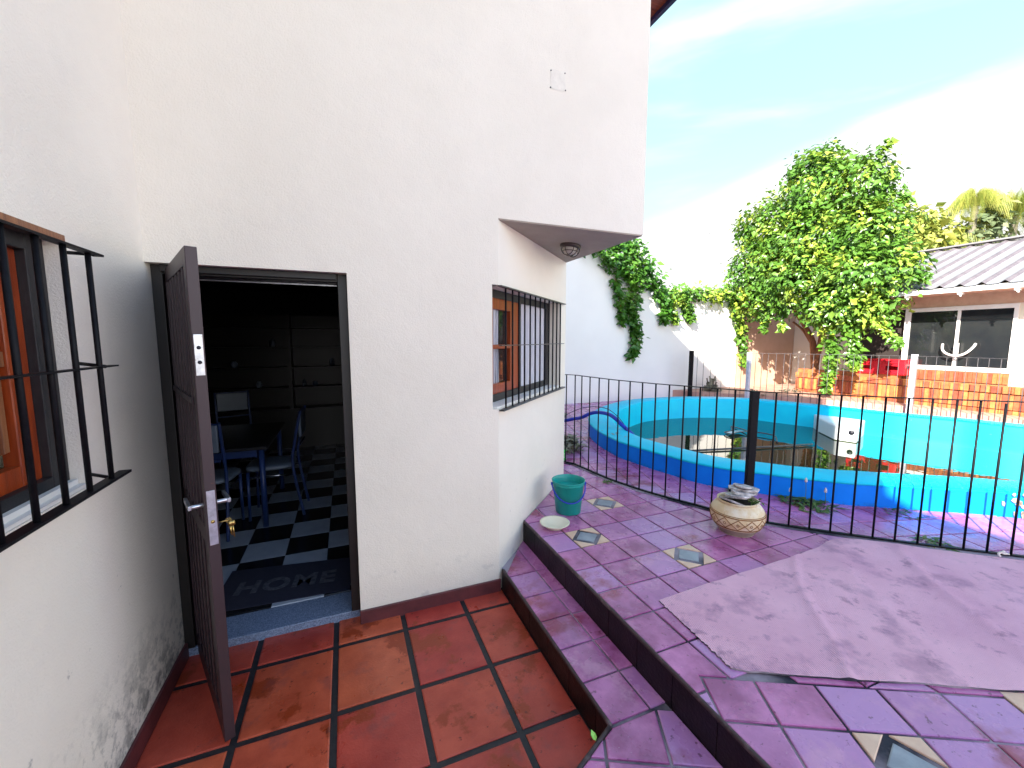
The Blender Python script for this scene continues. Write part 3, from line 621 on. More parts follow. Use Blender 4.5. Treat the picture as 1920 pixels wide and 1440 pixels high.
w.tube([(math.sin(a)*.098, 0, -.022-math.cos(a)*.058) for a in np.linspace(-1.57, 1.57, 15)], .0032, 6)
w.tube([(p[0], p[1], -.05) for p in oval(.092, .054, 0)]+[(.092, 0, -.05)], .0028, 6); w.build('cage', 'lamp_metal', bl)

# ------------------------------------------------------------------ furniture inside
def make_chair(label, loc, rz, group):
    t = thing('dining_chair', label, 'chair', loc, rz, group)       # seat faces +x, back at -x
    w = MB(); v = []; rings = []
    for (k, z) in ((.93, .455), (1.0, .462), (1.0, .478), (.95, .492), (.80, .498), (.3, .50)):
        ring = []
        for i in range(28):
            a = 2*math.pi*i/28; c = math.copysign(abs(math.cos(a))**.6, math.cos(a)); s_ = math.copysign(abs(math.sin(a))**.6, math.sin(a)); ring.append((.20*c*k+.02, .20*s_*k*(1 if c > 0 else .94), z))
        rings += ring
    w.mesh(rings, [(i*28+k, i*28+(k+1) % 28, (i+1)*28+(k+1) % 28, (i+1)*28+k) for i in range(5) for k in range(28)]+[tuple(range(140, 168)), tuple(range(27, -1, -1))], 0, .5, True); w.build('seat', 'seat_grey', t)
    for s_ in (-1, 1):
        w = MB(); w.tube([(.19, s_*.165, 0), (.185, s_*.165, .45)], .0125, 10); w.build('leg', 'chair_blue', t)
        w = MB(); w.tube(bez([(-.25, s_*.175, 0), (-.18, s_*.175, .46), (-.20, s_*.175, .68), (-.26, s_*.175, .98)], 5), .0125, 10); w.build('leg', 'chair_blue', t)
        w = MB(); w.tube([(.19, s_*.165, .40), (-.19, s_*.175, .40)], .006, 8); w.build('stretcher', 'chrome', t)
    w = MB(); w.box((-.262, -.16, .74), (-.236, .16, .96)); w.build('backrest', 'seat_grey', t, bevel=.008)
    w = MB(); w.box((-.250, -.165, .66), (-.236, .165, .675)); w.build('lower_rail', 'chair_blue', t, bevel=.003); w = MB(); w.box((-.262, -.170, .962), (-.240, .170, .975)); w.build('top_rail', 'chair_blue', t, bevel=.003)
    return t
GC = 'blue tube dining chairs in the dark room'
make_chair('blue chair side-on at the right end of the table, seat behind the table leg', (-.66, 4.35, .05), R(178), GC)
make_chair('blue chair with its grey backrest facing the door, beyond the table', (-1.27, 5.85, .05), R(-72), GC)
make_chair('blue chair half hidden by the open door, its seat in front of the table', (-1.10, 4.08, .05), R(86), GC)
tb = thing('dining_table', 'dark dining table on thick blue legs behind the open door', 'table', (0, 0, .05))
w = MB(); w.box((-2.4, 3.96, .70), (-.65, 5.1, .728)); w.build('table_top', 'table_top', tb, bevel=.006)
w = MB(); w.box((-2.3, 4.02, .63), (-.74, 4.04, .698)); w.box((-.72, 4.06, .63), (-.70, 5.0, .698)); w.build('apron', 'chair_blue', tb)
for p in ((-.705, 4.02), (-2.3, 4.02), (-.705, 5.03), (-2.3, 5.03)): w = MB(); w.tube([(*p, 0), (*p, .70)], .023, 14); w.build('leg', 'chair_blue', tb)
cb = thing('display_cabinet', 'tall dark wooden cabinet with open shelves at the back of the room', 'cabinet', (0, 0, .05))
w = MB(); w.box((-2.0, 7.20, 0), (.4, 7.28, 2.0)); w.box((-2.0, 6.9, 0), (-1.95, 7.2, 2.0)); w.box((.35, 6.9, 0), (.4, 7.2, 2.0)); w.box((-.8, 6.9, 0), (-.75, 7.2, 2.0)); w.box((-2.0, 6.88, 0), (.4, 7.2, .6)); w.build('carcass', 'cabinet', cb)
for z in (.9, 1.2, 1.5, 1.8):
    for (a, b) in ((-1.95, -.8), (-.75, .35)): w = MB(); w.box((a, 6.9, z), (b, 7.2, z+.02)); w.build('shelf', 'cabinet', cb)
for q, (x, z, h, r_, m_) in enumerate(((-.6, .97, .10, .03, 'seat_grey'), (-.45, .97, .07, .04, 'granite'), (-.2, 1.27, .12, .035, 'seat_grey'), (-1.2, .97, .09, .04, 'seat_grey'), (.1, 1.27, .16, .03, 'teal'), (-1.5, 1.27, .1, .05, 'granite'), (-1.0, 1.57, .12, .04, 'seat_grey'))):
    w = MB(); w.lathe([(0, 0), (r_*.7, 0), (r_, h*.3), (r_, h*.7), (r_*.6, h*.85), (r_*.62, h), (0, h)], (x, 7.02, z+.0005), 16)
    w.build('shelf_jar', m_, tag=(('narrow pale jar on the lowest open shelf, right half of the dark cabinet', 'squat grey jar beside the narrow pale jar on the lowest open shelf', 'pale jar on the second open shelf, right half of the dark cabinet', 'round pale jar on the lowest open shelf, left half of the dark cabinet', 'tall teal bottle on the second open shelf of the dark cabinet', 'wide grey jar on the second open shelf, left half of the cabinet', 'pale jar on the third open shelf of the dark cabinet')[q], 'jar', 'jars on the cabinet shelves'))

# ------------------------------------------------------------------ FRONT FENCE
fe = thing('pool_fence', 'low black iron bar fence curving round the near side of the blue pool', 'fence', (0, 0, .3))
FZ = lambda i: .995 if i < 26 else .985
bars = [i for i in range(len(FEN)) if i != 15]
w0 = MB(); w0.tube([(FEN[i][0], FEN[i][1], .0) for i in (0,)]+[(FEN[0][0], FEN[0][1], .995)], .0065, 8)
for i in bars:
    w = MB(); x, y = FEN[i]; j = random.uniform(-.004, .004); w.tube([(x, y, .012), (x+j, y+j, FZ(i))], .0066, 8); w.build('fence_bar', 'iron', fe)
def flat(path, z0, z1, hw, name, mt_, par):
    w = MB(); v = []
    n = len(path)
    for i in range(n):
        a = Vector(path[max(i-1, 0)]); b = Vector(path[min(i+1, n-1)]); d_ = (b-a).normalized(); q = Vector((-d_.y, d_.x))*hw; p = Vector(path[i])
        v += [(p.x+q.x, p.y+q.y, z0), (p.x-q.x, p.y-q.y, z0), (p.x-q.x, p.y-q.y, z1), (p.x+q.x, p.y+q.y, z1)]
    f = [(4*i+k, 4*i+4+k, 4*i+4+(k+1) % 4, 4*i+(k+1) % 4) for i in range(n-1) for k in range(4)]+[(0, 1, 2, 3), (4*n-1, 4*n-2, 4*n-3, 4*n-4)]
    w.mesh(v, f); return w.build(name, mt_, par)
flat([(2.14, 3.99)]+FEN[:16], .995, 1.001, .012, 'top_rail', 'iron', fe); flat([(2.14, 3.99)]+FEN[:16], .010, .018, .012, 'bottom_rail', 'iron', fe)
flat(FEN[15:], .995, 1.001, .012, 'top_rail', 'iron', fe); flat(FEN[15:], .010, .018, .012, 'bottom_rail', 'iron', fe)
w = MB(); x, y = FEN[15]; mm = Matrix.Translation((x, y, 0)) @ Matrix.Rotation(R(-22), 4, 'Z'); w.box((-.027, -.020, .0), (.027, .020, 1.0), mt=mm); w.build('post', 'iron', fe, bevel=.002)

# ------------------------------------------------------------------ POOL
pool = thing('swimming_pool', 'kidney-shaped raised pool with blue outside and turquoise rim and lining', 'swimming pool', (6, 3.5, .3)); PO = Vector((6, 3.5, .3))
def ring(mb, levels, mi=0):
    v = []
    for (dd, z) in levels: v += [tuple(p+Vector((0, 0, z))-PO) for p in offs(oc, dd)]
    mb.mesh(v, [(i*NP+k, i*NP+(k+1) % NP, (i+1)*NP+(k+1) % NP, (i+1)*NP+k) for i in range(len(levels)-1) for k in range(NP)], mi, .5, True)
w = MB(); ring(w, [(.0, .285), (0.0, .36), (.003, .478)]); w.build('outer_wall', 'pool_dark', pool)
w = MB(); ring(w, [(.003, .478), (-.004, .484), (-.004, .496), (.008, .503), (.33, .505), (.352, .498), (.36, .485)]); w.build('rim', 'pool_light', pool)
w = MB(); ring(w, [(.36, .485), (.375, .38), (.40, .2), (.43, .0), (.55, -.25)]); w.build('lining', 'pool_light', pool)
w = MB(); w.face([tuple(p+Vector((0, 0, -.25))-PO) for p in offs(oc, .5)]); w.build('pool_bottom', 'pool_floor', pool)
w = MB(); ring(w, [(.4045, .158), (.4095, .128)]); w.build('waterline', 'scum', pool)
w = MB(); w.face([tuple(p+Vector((0, 0, .13))) for p in offs(oc, .40)]); struct(w.build('water', 'water'))
# white skimmer box on the far side
w = MB(); w.prism([tuple(Vector(p)-PO.xy) for p in ((7.75, 4.75), (7.32, 4.36), (6.98, 3.93), (7.07, 3.68), (8.0, 4.05))], .04-.3, .365-.3); sk = w.build('skimmer_box', 'skimmer', pool, bevel=.02)
def disc(c, nrm, r_, name, mt_, par, th=.006):
    c = Vector(c); nrm = Vector(nrm).normalized(); w = MB(); w.tube([c, c+nrm*th], r_, 24); return w.build(name, mt_, par)
nrm = Vector((-.931, -.366, 0))
w = MB(); w.prism([tuple(Vector(p)-PO.xy) for p in ((7.315, 4.362), (6.973, 3.93), (7.065, 3.672), (7.2, 3.72), (7.3, 4.3))], .128-.3, .142-.3); w.build('scum_line', 'scum', sk)
disc(Vector((7.045, 3.74, .285))-PO, nrm, .036, 'outlet', 'hole_dark', sk, .012)
# flaking paint on the rim and outer wall
def flakes(name, c, nn, sp, mt_, plane, par):
    w = MB()
    for _ in range(nn):
        p = Vector(c)+Vector([random.gauss(0, s_) for s_ in sp]); r_ = random.uniform(.006, .022); k = random.randint(5, 7); pts = []
        for i in range(k):
            a = 2*math.pi*i/k; rr = r_*random.uniform(.5, 1.2)
            pts.append(p+(Vector((math.cos(a)*rr, math.sin(a)*rr, 0)) if plane == 'z' else Vector((math.cos(a)*rr*.77, -math.cos(a)*rr*.62, math.sin(a)*rr))))
        w.face([tuple(q-PO) for q in pts])
    w.build(name, mt_, par)
flakes('flaked_paint', (3.10, 4.17, .5078), 16, (.05, .09, .0002), 'pot_base', 'z', pool)
w = MB()
for _ in range(34):
    t_ = random.gauss(0, .05); p = Vector((4.79, 1.372, .31+.19*random.random()))+Vector((.78*t_, -.62*t_, 0)); r_ = random.uniform(.008, .026); q = []
    for i in range(6):
        a = math.pi/3*i; rr = r_*random.uniform(.4, 1.2); q.append(p+Vector((.78*rr*math.cos(a), -.62*rr*math.cos(a), rr*math.sin(a)*1.3))-PO)
    w.face([tuple(x) for x in q])
w.build('flaked_paint', 'pot_base', pool)
# hose over the rim
ho = MB(); hp = [(2.55, 5.6, .332), (2.85, 5.52, .37), (3.003, 5.473, .43), (3.118, 5.319, .49), (3.198, 5.179, .535), (3.252, 5.05, .608), (3.30, 4.916, .649), (3.325, 4.696, .66), (3.32, 4.52, .63), (3.34, 4.42, .57), (3.38, 4.35, .51), (3.46, 4.28, .40), (3.52, 4.25, .2), (3.6, 4.3, .12)]
ho.tube(bez([(1.98+.05, 5.7, .328)]+hp, 6), .026, 12); ho.build('hose', 'blue_plastic', tag=('thick blue hose arching over the left end of the pool rim', 'hose'))
hw = MB(); hw.tube(bez([(2.9, 5.5, .42), (3.15, 5.3, .62), (3.27, 5.05, .71), (3.33, 4.75, .73), (3.34, 4.5, .66), (3.36, 4.36, .55), (3.33, 4.30, .509)], 6), .005, 6); hw.build('cable', 'navy', tag=('thin dark cable looping above the blue hose at the pool', 'cable'))
# pole and net in the water
pn = MB(); pn.tube([(4.35, 4.26, .145), (5.27, 4.05, .150), (6.3, 3.83, .152)], .014, 8); pn.build('pool_pole', 'iron_grey', tag=('long thin grey pole floating across the murky pool water', 'pole'))
nf = thing('pool_net', 'pale wire leaf-net frame half sunk in the murky water', 'net', (6.0, 4.75, .14))
w = MB(); w.tube(bez([(.35, .50, 0), (.15, .02, .03), (-.1, .0, .035), (-.28, -.05, .03), (-.25, .12, .02), (.0, .2, .01), (.3, .45, 0)], 5), .009, 6); w.tube(bez([(.15, .02, .03), (.25, -.35, .03), (.0, -.6, .0)], 5), .009, 6); w.build('frame', 'galv', nf)
w = MB(); w.face([(-.27, -.04, .028), (-.1, .01, .03), (.13, .02, .028), (.1, .15, .02), (-.1, .14, .02), (-.24, .10, .02)]); w.build('mesh', 'lamp_glass', nf)

# ------------------------------------------------------------------ BACK: garden wall, rear fence, pool house
gw = MB(); WY = 7.7
prof = [(1.9, 0), (1.9, 3.55), (6.3, 3.52), (6.55, 2.70), (8.6, 2.63), (12.2, 2.6), (12.2, 0)]
v = [(x, WY, z) for x, z in prof]+[(x, WY+.2, z) for x, z in prof]; k = len(prof)
gw.mesh(v, [tuple(range(k)), tuple(range(2*k-1, k-1, -1))]+[(i, k+i, k+(i+1) % k, (i+1) % k) for i in range(k)])
gwo = gw.build('garden_wall', 'white_wall', tag=('tall white rendered garden wall with greenery spilling over its top', 'wall'))
w = MB(); w.box((9.35, WY-.02, .3), (11.49, WY-.001, 2.55)); w.build('painted_panel', 'pink_wall', gwo)
RFp = [(7.354, 7.221), (8.085, 6.333), (8.563, 5.6), (8.997, 4.885), (9.29, 4.12), (9.33, 3.497), (9.31, 2.967), (9.25, 2.3), (9.1, 1.6)]
bt_ = MB(); rp = [(p.x+.16, p.y+.06) for p in bez([(*p, 0) for p in RFp], 6)]
bt_.prism([(7.3, WY)]+rp+[(9.1, -3), (12, -3), (12, WY)], .29, .47); M['peach_paving'] = mat('peach_paving', (.55, .33, .25), (.45, .24, .18), .7, 3, 6, .002, 40, stains=[(9, .6, .1, (.3, .12, .08), .6, None)])
struct(bt_.build('back_terrace', 'peach_paving'))
rf_ = thing('rear_fence', 'pale thin bar fence on the far side of the pool', 'fence', (0, 0, .3))
RF = [Vector(p) for p in [(7.354, 7.221), (8.085, 6.333), (8.563, 5.6), (8.997, 4.885), (9.29, 4.12), (9.33, 3.497), (9.31, 2.967), (9.25, 2.3), (9.1, 1.6)]]
rc = [p.xy for p in bez([(*p, 0) for p in RF], 24)]
acc = 0; nb_ = 0; top_ = 1.09
for i in range(1, len(rc)):
    acc += (rc[i]-rc[i-1]).length
    if acc > .125*(nb_+1) and nb_ < 60:
        nb_ += 1; w = MB(); p = rc[i]; dark = p.x < 8.05
        w.tube([(p.x, p.y, .0), (p.x, p.y, top_)], .0050, 6); w.build('fence_bar', 'iron_grey' if dark else 'galv', rf_)
flat(rc, top_-.002, top_+.004, .008, 'top_rail', 'galv', rf_); flat(rc, .03, .042, .010, 'bottom_rail', 'galv', rf_)
def post(p, mt_, hw, h=1.11):
    w = MB(); w.box((p[0]-hw, p[1]-hw, 0), (p[0]+hw, p[1]+hw, h)); w.build('post', mt_, rf_, bevel=.002)
post((7.354, 7.221), 'iron', .036, 1.13); post((8.085, 6.333), 'galv_post', .034); post((9.31, 4.08), 'galv_post', .036, 1.12)

ph = thing('pool_house', 'low cream pool house with corrugated metal roof, wide window and brick base', 'house')
HXW = 10.2
w = MB()
w.box((HXW, 4.67, 2.27), (HXW+.2, 5.6, 2.72)); w.box((HXW, 3.2, 2.27), (HXW+.2, 4.67, 2.72)); w.box((HXW, 3.2, .3), (HXW+.2, 4.67, 1.12)); w.box((HXW, -3, .3), (HXW+.2, 3.2, 2.72)); w.box((HXW, 5.5, .3), (HXW+.2, 5.6, 2.27)); w.box((HXW+.2, 5.4, .3), (11.5, 5.6, 2.9))
w.box((HXW, 4.67, .3), (HXW+.2, 5.5, 1.0)); w.build('wall', 'cream', ph)
w = MB(); w.box((11.5, 5.6, .3), (11.7, 7.7, 2.7)); w.build('recess_wall', 'white_wall', ph)
w = MB(); w.box((HXW+.12, 4.7, 1.0), (HXW+.16, 5.5, 2.27)); w.build('opening_shade', 'porch_shade', ph)  # dark sheet across the gap stands in for the porch's shade
w = MB()
w.box((HXW-.03, 3.2, 1.12), (HXW+.06, 4.67, 1.20)); w.box((HXW-.03, 3.2, 2.20), (HXW+.06, 4.67, 2.275)); w.box((HXW-.03, 4.585, 1.2), (HXW+.06, 4.67, 2.2)); w.box((HXW-.03, 3.2, 1.2), (HXW+.06, 3.25, 2.2)); w.box((HXW-.028, 3.885, 1.2), (HXW+.05, 3.925, 2.2))
wi = w.build('window', 'white_trim', ph, bevel=.004)
w = MB(); w.box((HXW+.0, 3.25, 1.2), (HXW+.008, 3.885, 2.2)); w.build('pane', 'glass_dark', wi)
w = MB(); w.box((HXW+.0, 3.925, 1.2), (HXW+.008, 4.585, 2.2)); w.build('pane', 'glass_dark', wi)
w = MB(); w.tube(bez([(HXW-.06, 4.065, 1.60), (HXW-.10, 4.045, 1.50), (HXW-.12, 3.98, 1.43), (HXW-.13, 3.88, 1.395), (HXW-.13, 3.79, 1.405), (HXW-.12, 3.71, 1.46), (HXW-.10, 3.65, 1.55), (HXW-.06, 3.64, 1.61)], 5), .018, 10); w.box((HXW-.13, 3.855, 1.39), (HXW-.03, 3.885, 1.62)); w.build('curved_white_tube', 'white_trim', wi)  # white U-shaped tube with a short stem before the window
# bricks below the window
def bricks(mb, x0, y0, y1, z0, z1, bw=.055, hh=.20, face=-1):
    z = z0
    while z < z1-.03:
        h = min(hh, z1-z); y = y0
        while y < y1-.01:
            yb = min(y+bw, y1); mb.box((x0, y+.003, z+.004), (x0+.03, yb-.003, z+h-.006), 0); y += bw
        z += hh
w = MB(); w.box((HXW-.02, 3.22, .3), (HXW-.0, 4.72, 1.115), 1); bricks(w, HXW-.04, 3.22, 4.72, .93, 1.115, .06, .18)
w.build('brick_apron', ['brick', 'mortar'], ph)
# roof
w = MB(); ex, rx, ez, rz_ = 9.55, 12.5, 2.56, 3.66; pitch = .255
def rprof(y): t = (y % pitch)/pitch; return .045*math.exp(-((t-.5)/.15)**2)
yy = np.arange(-3, 6.0, pitch/12); vs = []
for y in yy:
    for t in (0, 1): vs.append((ex+(rx-ex)*t, y, ez+(rz_-ez)*t+rprof(y)))
w.mesh(vs, [(2*i, 2*i+1, 2*i+3, 2*i+2) for i in range(len(yy)-1) if i % 12 not in (1, 2, 3)], 0, .5, True); w.mesh(vs, [(2*i, 2*i+1, 2*i+3, 2*i+2) for i in range(len(yy)-1) if i % 12 in (1, 2, 3)], 1, .5, True)  # darker strips along each rib imitate its shadow
vs2 = [(p[0], p[1], p[2]-.004) for p in vs]; w.mesh(vs2, [(2*i, 2*i+2, 2*i+3, 2*i+1) for i in range(len(yy)-1)], 0, .5, True)
w.mesh([(rx, -3, rz_), (rx, 6, rz_), (rx+3, 6, ez), (rx+3, -3, ez)], [(0, 1, 2, 3)]); w.box((rx-.12, -3, rz_+.03), (rx+.12, 6, rz_+.06))
rfo = w.build('roof', ['roof_metal', 'rib_shade'], ph)
w = MB(); w.box((ex+.02, -3, ez-.085), (ex+.05, 5.95, ez-.005)); w.build('fascia', 'white_trim', rfo)
w = MB(); w.box((ex+.05, -3, ez-.08), (HXW+.02, 5.9, ez-.06)); w.box((HXW-.012, 3.0, 2.28), (HXW-.001, 4.9, 2.49)); w.build('eave_board', 'soffit_peach', rfo)
for y in (3.70, 3.06, 4.4, 2.4):
    w = MB(); w.box((ex+.01, y-.022, ez-.125), (ex+.12, y+.022, ez-.088)); w.tube([(ex+.02, y, ez-.12), (ex-.0, y-.03, ez-.16)], .014, 8); w.build('bracket', 'white_trim', rfo)
# brick planter
pl = thing('brick_planter', 'low red brick planter bed running along the pool house', 'planter', (9.9, 4.5, .3))
w = MB(); w.box((.02, -2.5, 0), (.12, 1.98, .56), 1); w.box((.12, 1.86, 0), (.45, 1.98, .62), 1)
bricks(w, -.01, -2.5, 2.0, 0, .24, .065, .24); bricks(w, -.01, -2.5, 2.0, .245, .50, .065, .25); bricks(w, -.03, -2.5, 2.0, .505, .625, .065, .12)
w.box((-.0, -2.5, .56), (.16, 2.0, .62), 0); 
w.box((.04, .1, .62), (.20, 2.0, .70), 0)
w.build('brickwork', ['brick', 'mortar'], pl)
w = MB(); w.box((.10, -2.5, .3), (.44, 1.86, .60)); w.build('soil', 'soil', pl)
w = MB(); w.box((.09, -1.4, .60), (.27, 1.9, .66)); 
# red crates on the planter
def crate(y, label):
    t = thing('red_crate', label, 'crate', (10.03, y, .9955), 0, 'red plastic crates on the planter')
    w = MB(); h = .30; a, b = .12, .20
    def fr(x0, x1, y0, y1, z0, z1): w.box((x0, y0, z0), (x1, y1, z1))
    fr(-a, a, -b, b, 0, .02); fr(-a, a, -b-.01, b+.01, h-.035, h)
    fr(-a-.008, -a+.008, -b, b, .02, .09); fr(-a-.008, -a+.008, -b, b, h-.13, h-.035); fr(-a-.008, -a+.008, -b, -b+.10, .09, h-.13); fr(-a-.008, -a+.008, b-.10, b, .09, h-.13)
    for s_ in (-1, 1): fr(-a+.008, a, s_*b-.008, s_*b+.008, .02, .10); fr(-a+.008, a, s_*b-.008, s_*b+.008, h-.12, h-.035); fr(-a+.008, -a+.06, s_*b-.008, s_*b+.008, .10, h-.12); fr(a-.06, a, s_*b-.008, s_*b+.008, .10, h-.12)
    fr(a-.008, a+.008, -b, b, .02, h-.035)
    w.build('shell', 'crate_red', t, bevel=.006)
    w = MB(); w.box((-a-.02, -b+.06, h-.075), (-a-.008, b-.06, h-.055)); w.build('handle', 'crate_red', t)
crate(4.68, 'red plastic crate nearer the window post, right one of the pair'); crate(5.12, 'red plastic crate partly behind hanging vine, left one of the pair')

# ------------------------------------------------------------------ VEGETATION
def leaves(name, pts, size, mt_, parent=None, droop=.5, asp=1.6, tag=None, out=None, kind=None, jit=.35, fold=.25):
    """one mesh of many small folded leaves; out = per-point outward direction"""
    P = np.array(pts, float); n = len(P); rs = np.random
    nor = rs.normal(size=(n, 3)); nor[:, 2] = np.abs(nor[:, 2])+.35
    if out is not None: nor = nor*.75+np.array(out)*1.1
    nor /= np.linalg.norm(nor, axis=1)[:, None]
    t = rs.normal(size=(n, 3)); t[:, 2] -= droop*1.6; t -= nor*(t*nor).sum(1)[:, None]; t /= np.linalg.norm(t, axis=1)[:, None]
    b = np.cross(nor, t); s = size*(1+jit*rs.normal(size=n)).clip(.45, 1.9); s = s[:, None]; wd = s/asp
    v0 = P; v1 = P+t*s*.35+b*wd*.5+nor*s*fold*.3; v2 = P+t*s; v3 = P+t*s*.35-b*wd*.5+nor*s*fold*.3; vm = P+t*s*.45-nor*s*fold*.25
    V = np.stack([v0, v1, v2, v3, vm], 1).reshape(-1, 3)
    me = bpy.data.meshes.new(name); F = []
    me.vertices.add(5*n); me.vertices.foreach_set('co', V.ravel())
    base = np.arange(n)*5; tri = np.stack([base, base+4, base+1, base+1, base+4, base+2, base+2, base+4, base+3, base+3, base+4, base], 1).reshape(-1)
    me.loops.add(len(tri)); me.loops.foreach_set('vertex_index', tri); me.polygons.add(4*n); me.polygons.foreach_set('loop_start', np.arange(4*n)*3); me.polygons.foreach_set('loop_total', np.full(4*n, 3)); me.update(calc_edges=True); me.validate()
    # neighbouring leaves share a tint so that shoots read as light and dark
    r = np.array([noise.noise(Vector(p)*2.3)*.9+.45 for p in P])+rs.uniform(-.28, .28, n); at = me.attributes.new('rnd', 'FLOAT', 'FACE'); at.data.foreach_set('value', np.repeat(r.clip(0, 1), 4))
    me.materials.append(M[mt_]); o = bpy.data.objects.new(name, me); COL.objects.link(o)
    if parent: o.parent = parent
    if tag: settag(o, *tag)
    if kind: o['kind'] = kind
    return o
def blob(c, r, n, clump=.28, k=7):
    """leaf points in clumps over an ellipsoid shell"""
    pts = []; out = []
    nc = max(3, n//k)
    for _ in range(nc):
        d = Vector((random.gauss(0, 1), random.gauss(0, 1), random.gauss(0, 1))).normalized(); rr = random.uniform(.62, 1.05)
        q = Vector((c[0]+d.x*r[0]*rr, c[1]+d.y*r[1]*rr, c[2]+d.z*r[2]*rr))
        for _ in range(k):
            pts.append((q.x+random.gauss(0, clump*.5), q.y+random.gauss(0, clump*.5), q.z+random.gauss(0, clump*.5))); out.append(tuple(d))
    return pts, out
def strand(path, n, spread, taper=True):
    c = bez(path, 8); pts = []; out = []
    for _ in range(n):
        u = random.random(); i = int(u*(len(c)-2)); q = c[i].lerp(c[i+1], random.random()); w_ = spread*(1-.75*u if taper else 1)
        d = Vector((random.gauss(0, 1), random.gauss(0, 1), random.gauss(0, .7))); pts.append(tuple(q+d*w_*.55)); out.append((-.7, -.5, .1))
    return pts, out
# the big climbing tree
tree = thing('vine_tree', 'big bright leafy climber tree rising from the brick planter against the wall', 'tree', (10.1, 6.25, .86)); TO = Vector((10.1, 6.25, .86))
w = MB()
def limb(pts, r0, r1, mb=None, seg=9):
    c = bez(pts, 5); m_ = len(c); (mb or w).tube([(p.x-TO.x+.01*nz3(p.z*9, i), p.y-TO.y, p.z-TO.z) for i, p in enumerate(c)], [r0+(r1-r0)*i/(m_-1) for i in range(m_)], seg)
limb([(10.1, 6.2, .86), (10.1, 6.26, 1.3), (10.08, 6.33, 1.7), (10.0, 6.55, 2.15), (9.8, 6.9, 2.9), (9.7, 7.0, 3.8)], .085, .03)
limb([(10.1, 6.24, .86), (10.12, 6.20, 1.3), (10.12, 6.14, 1.75), (10.1, 6.18, 2.1), (9.9, 5.9, 2.9), (9.7, 5.9, 4.5)], .075, .03)
limb([(10.12, 6.14, 1.75), (10.05, 5.95, 1.98), (9.9, 5.6, 2.25), (9.7, 5.1, 2.9)], .05, .025); limb([(10.08, 6.33, 1.6), (10.02, 6.5, 1.9), (9.95, 6.7, 2.1)], .035, .02)
w.build('trunk', 'bark', tree)
pts = []; out = []
for (c, r, n_) in [((9.6, 6.1, 4.9), (.75, .62, .75), 1900), ((9.7, 5.35, 4.75), (.6, .5, .55), 1100), ((9.5, 7.0, 4.3), (.7, .75, .75), 1900), ((9.6, 6.0, 3.9), (1.0, 1.2, .85), 3000), ((9.6, 5.2, 3.8), (.75, .7, .7), 1500), ((9.4, 7.1, 3.3), (.75, .85, .75), 2300),
                  ((9.5, 6.0, 3.05), (1.05, 1.3, .72), 3400), ((9.5, 4.95, 2.95), (.8, .8, .6), 2000), ((9.3, 7.0, 2.6), (.5, .6, .40), 1100), ((9.35, 5.35, 2.35), (.6, .62, .42), 1300), ((9.35, 4.95, 2.25), (.45, .5, .40), 700), ((9.6, 6.2, 5.45), (.35, .42, .35), 420)]:
    a, b = blob(c, r, int(n_*1.6), .20, 16); pts += a; out += b
for (pth, n_, sp) in [([(9.2, 5.42, 2.2), (9.2, 5.38, 1.7), (9.2, 5.36, 1.1), (9.2, 5.44, .58)], 400, .15), ([(9.2, 5.1, 2.2), (9.2, 4.99, 1.7), (9.2, 4.97, 1.35), (9.2, 4.93, 1.12)], 400, .15), ([(9.2, 4.7, 2.1), (9.2, 4.4, 1.75), (9.2, 4.28, 1.6)], 130, .12),
                     ([(9.2, 6.9, 2.3), (9.2, 6.86, 2.05), (9.2, 6.84, 1.82)], 60, .07), ([(9.2, 6.5, 2.3), (9.2, 6.45, 2.05), (9.2, 6.44, 1.86)], 60, .06), ([(9.5, 5.2, 5.0), (9.5, 4.95, 5.2), (9.5, 4.85, 5.35)], 60, .10), ([(9.5, 4.6, 4.3), (9.5, 4.45, 4.2)], 50, .10), ([(9.5, 6.7, 5.2), (9.5, 6.5, 5.6)], 50, .08),
                     ([(9.4, 5.9, 2.2), (9.35, 5.75, 1.95)], 80, .14), ([(9.5, 4.4, 2.9), (9.5, 4.12, 2.75)], 120, .13)]:
    a, b = strand(pth, int(n_*1.6), sp*1.15); pts += a; out += b
pts = [tuple(Vector(p)-TO) for p in pts]
# tint uses world position, keep offset small
leaves('crown', pts, .098, 'leaf', tree, out=out)
# vine over the white wall
def vine(name, label, paths, size, mt_, cat='vine'):
    pts = []; out = []
    for (pth, n_, sp, tp_) in paths: a, b = strand(pth, n_, sp, tp_); pts += [(p[0], min(p[1], WY+.25 if p[2] > 2.7 else WY-.015), p[2]) for p in a]; out += [(-.3, -.9, .2)]*len(a)
    t = thing(name, label, cat, (pths0(paths)))
    T0 = Vector(pths0(paths)); w = MB()
    for (pth, n_, sp, tp_) in paths: c = bez(pth, 5); w.tube([tuple(p-T0) for p in c], .008, 6)
    w.build('stem', 'bark', t); leaves('foliage', [tuple(Vector(p)-T0) for p in pts], size, mt_, t, out=out)
def pths0(p): return tuple(p[0][0][0])
Yf = 7.62
vine('cascading_vine', 'dark green vine spilling over the wall top beside the house corner and trailing down', [
    ([(4.8, 7.7, 3.62), (5.4, 7.65, 3.72), (6.1, 7.65, 3.68)], 800, .22, False), ([(5.2, Yf, 3.5), (5.6, Yf, 3.25), (6.2, Yf, 3.0)], 900, .27, False),
    ([(5.9, Yf, 3.6), (6.0, Yf, 2.9), (5.95, Yf, 2.3), (6.1, Yf, 1.75), (5.98, Yf, 1.25)], 1150, .22, True), ([(6.2, Yf, 3.4), (6.5, 7.6, 2.95), (6.9, 7.6, 2.5), (6.85, Yf, 2.05)], 950, .24, True), ([(5.5, Yf, 3.0), (5.65, Yf, 2.4), (5.7, Yf, 1.95)], 300, .12, True)], .105, 'leaf_dark')
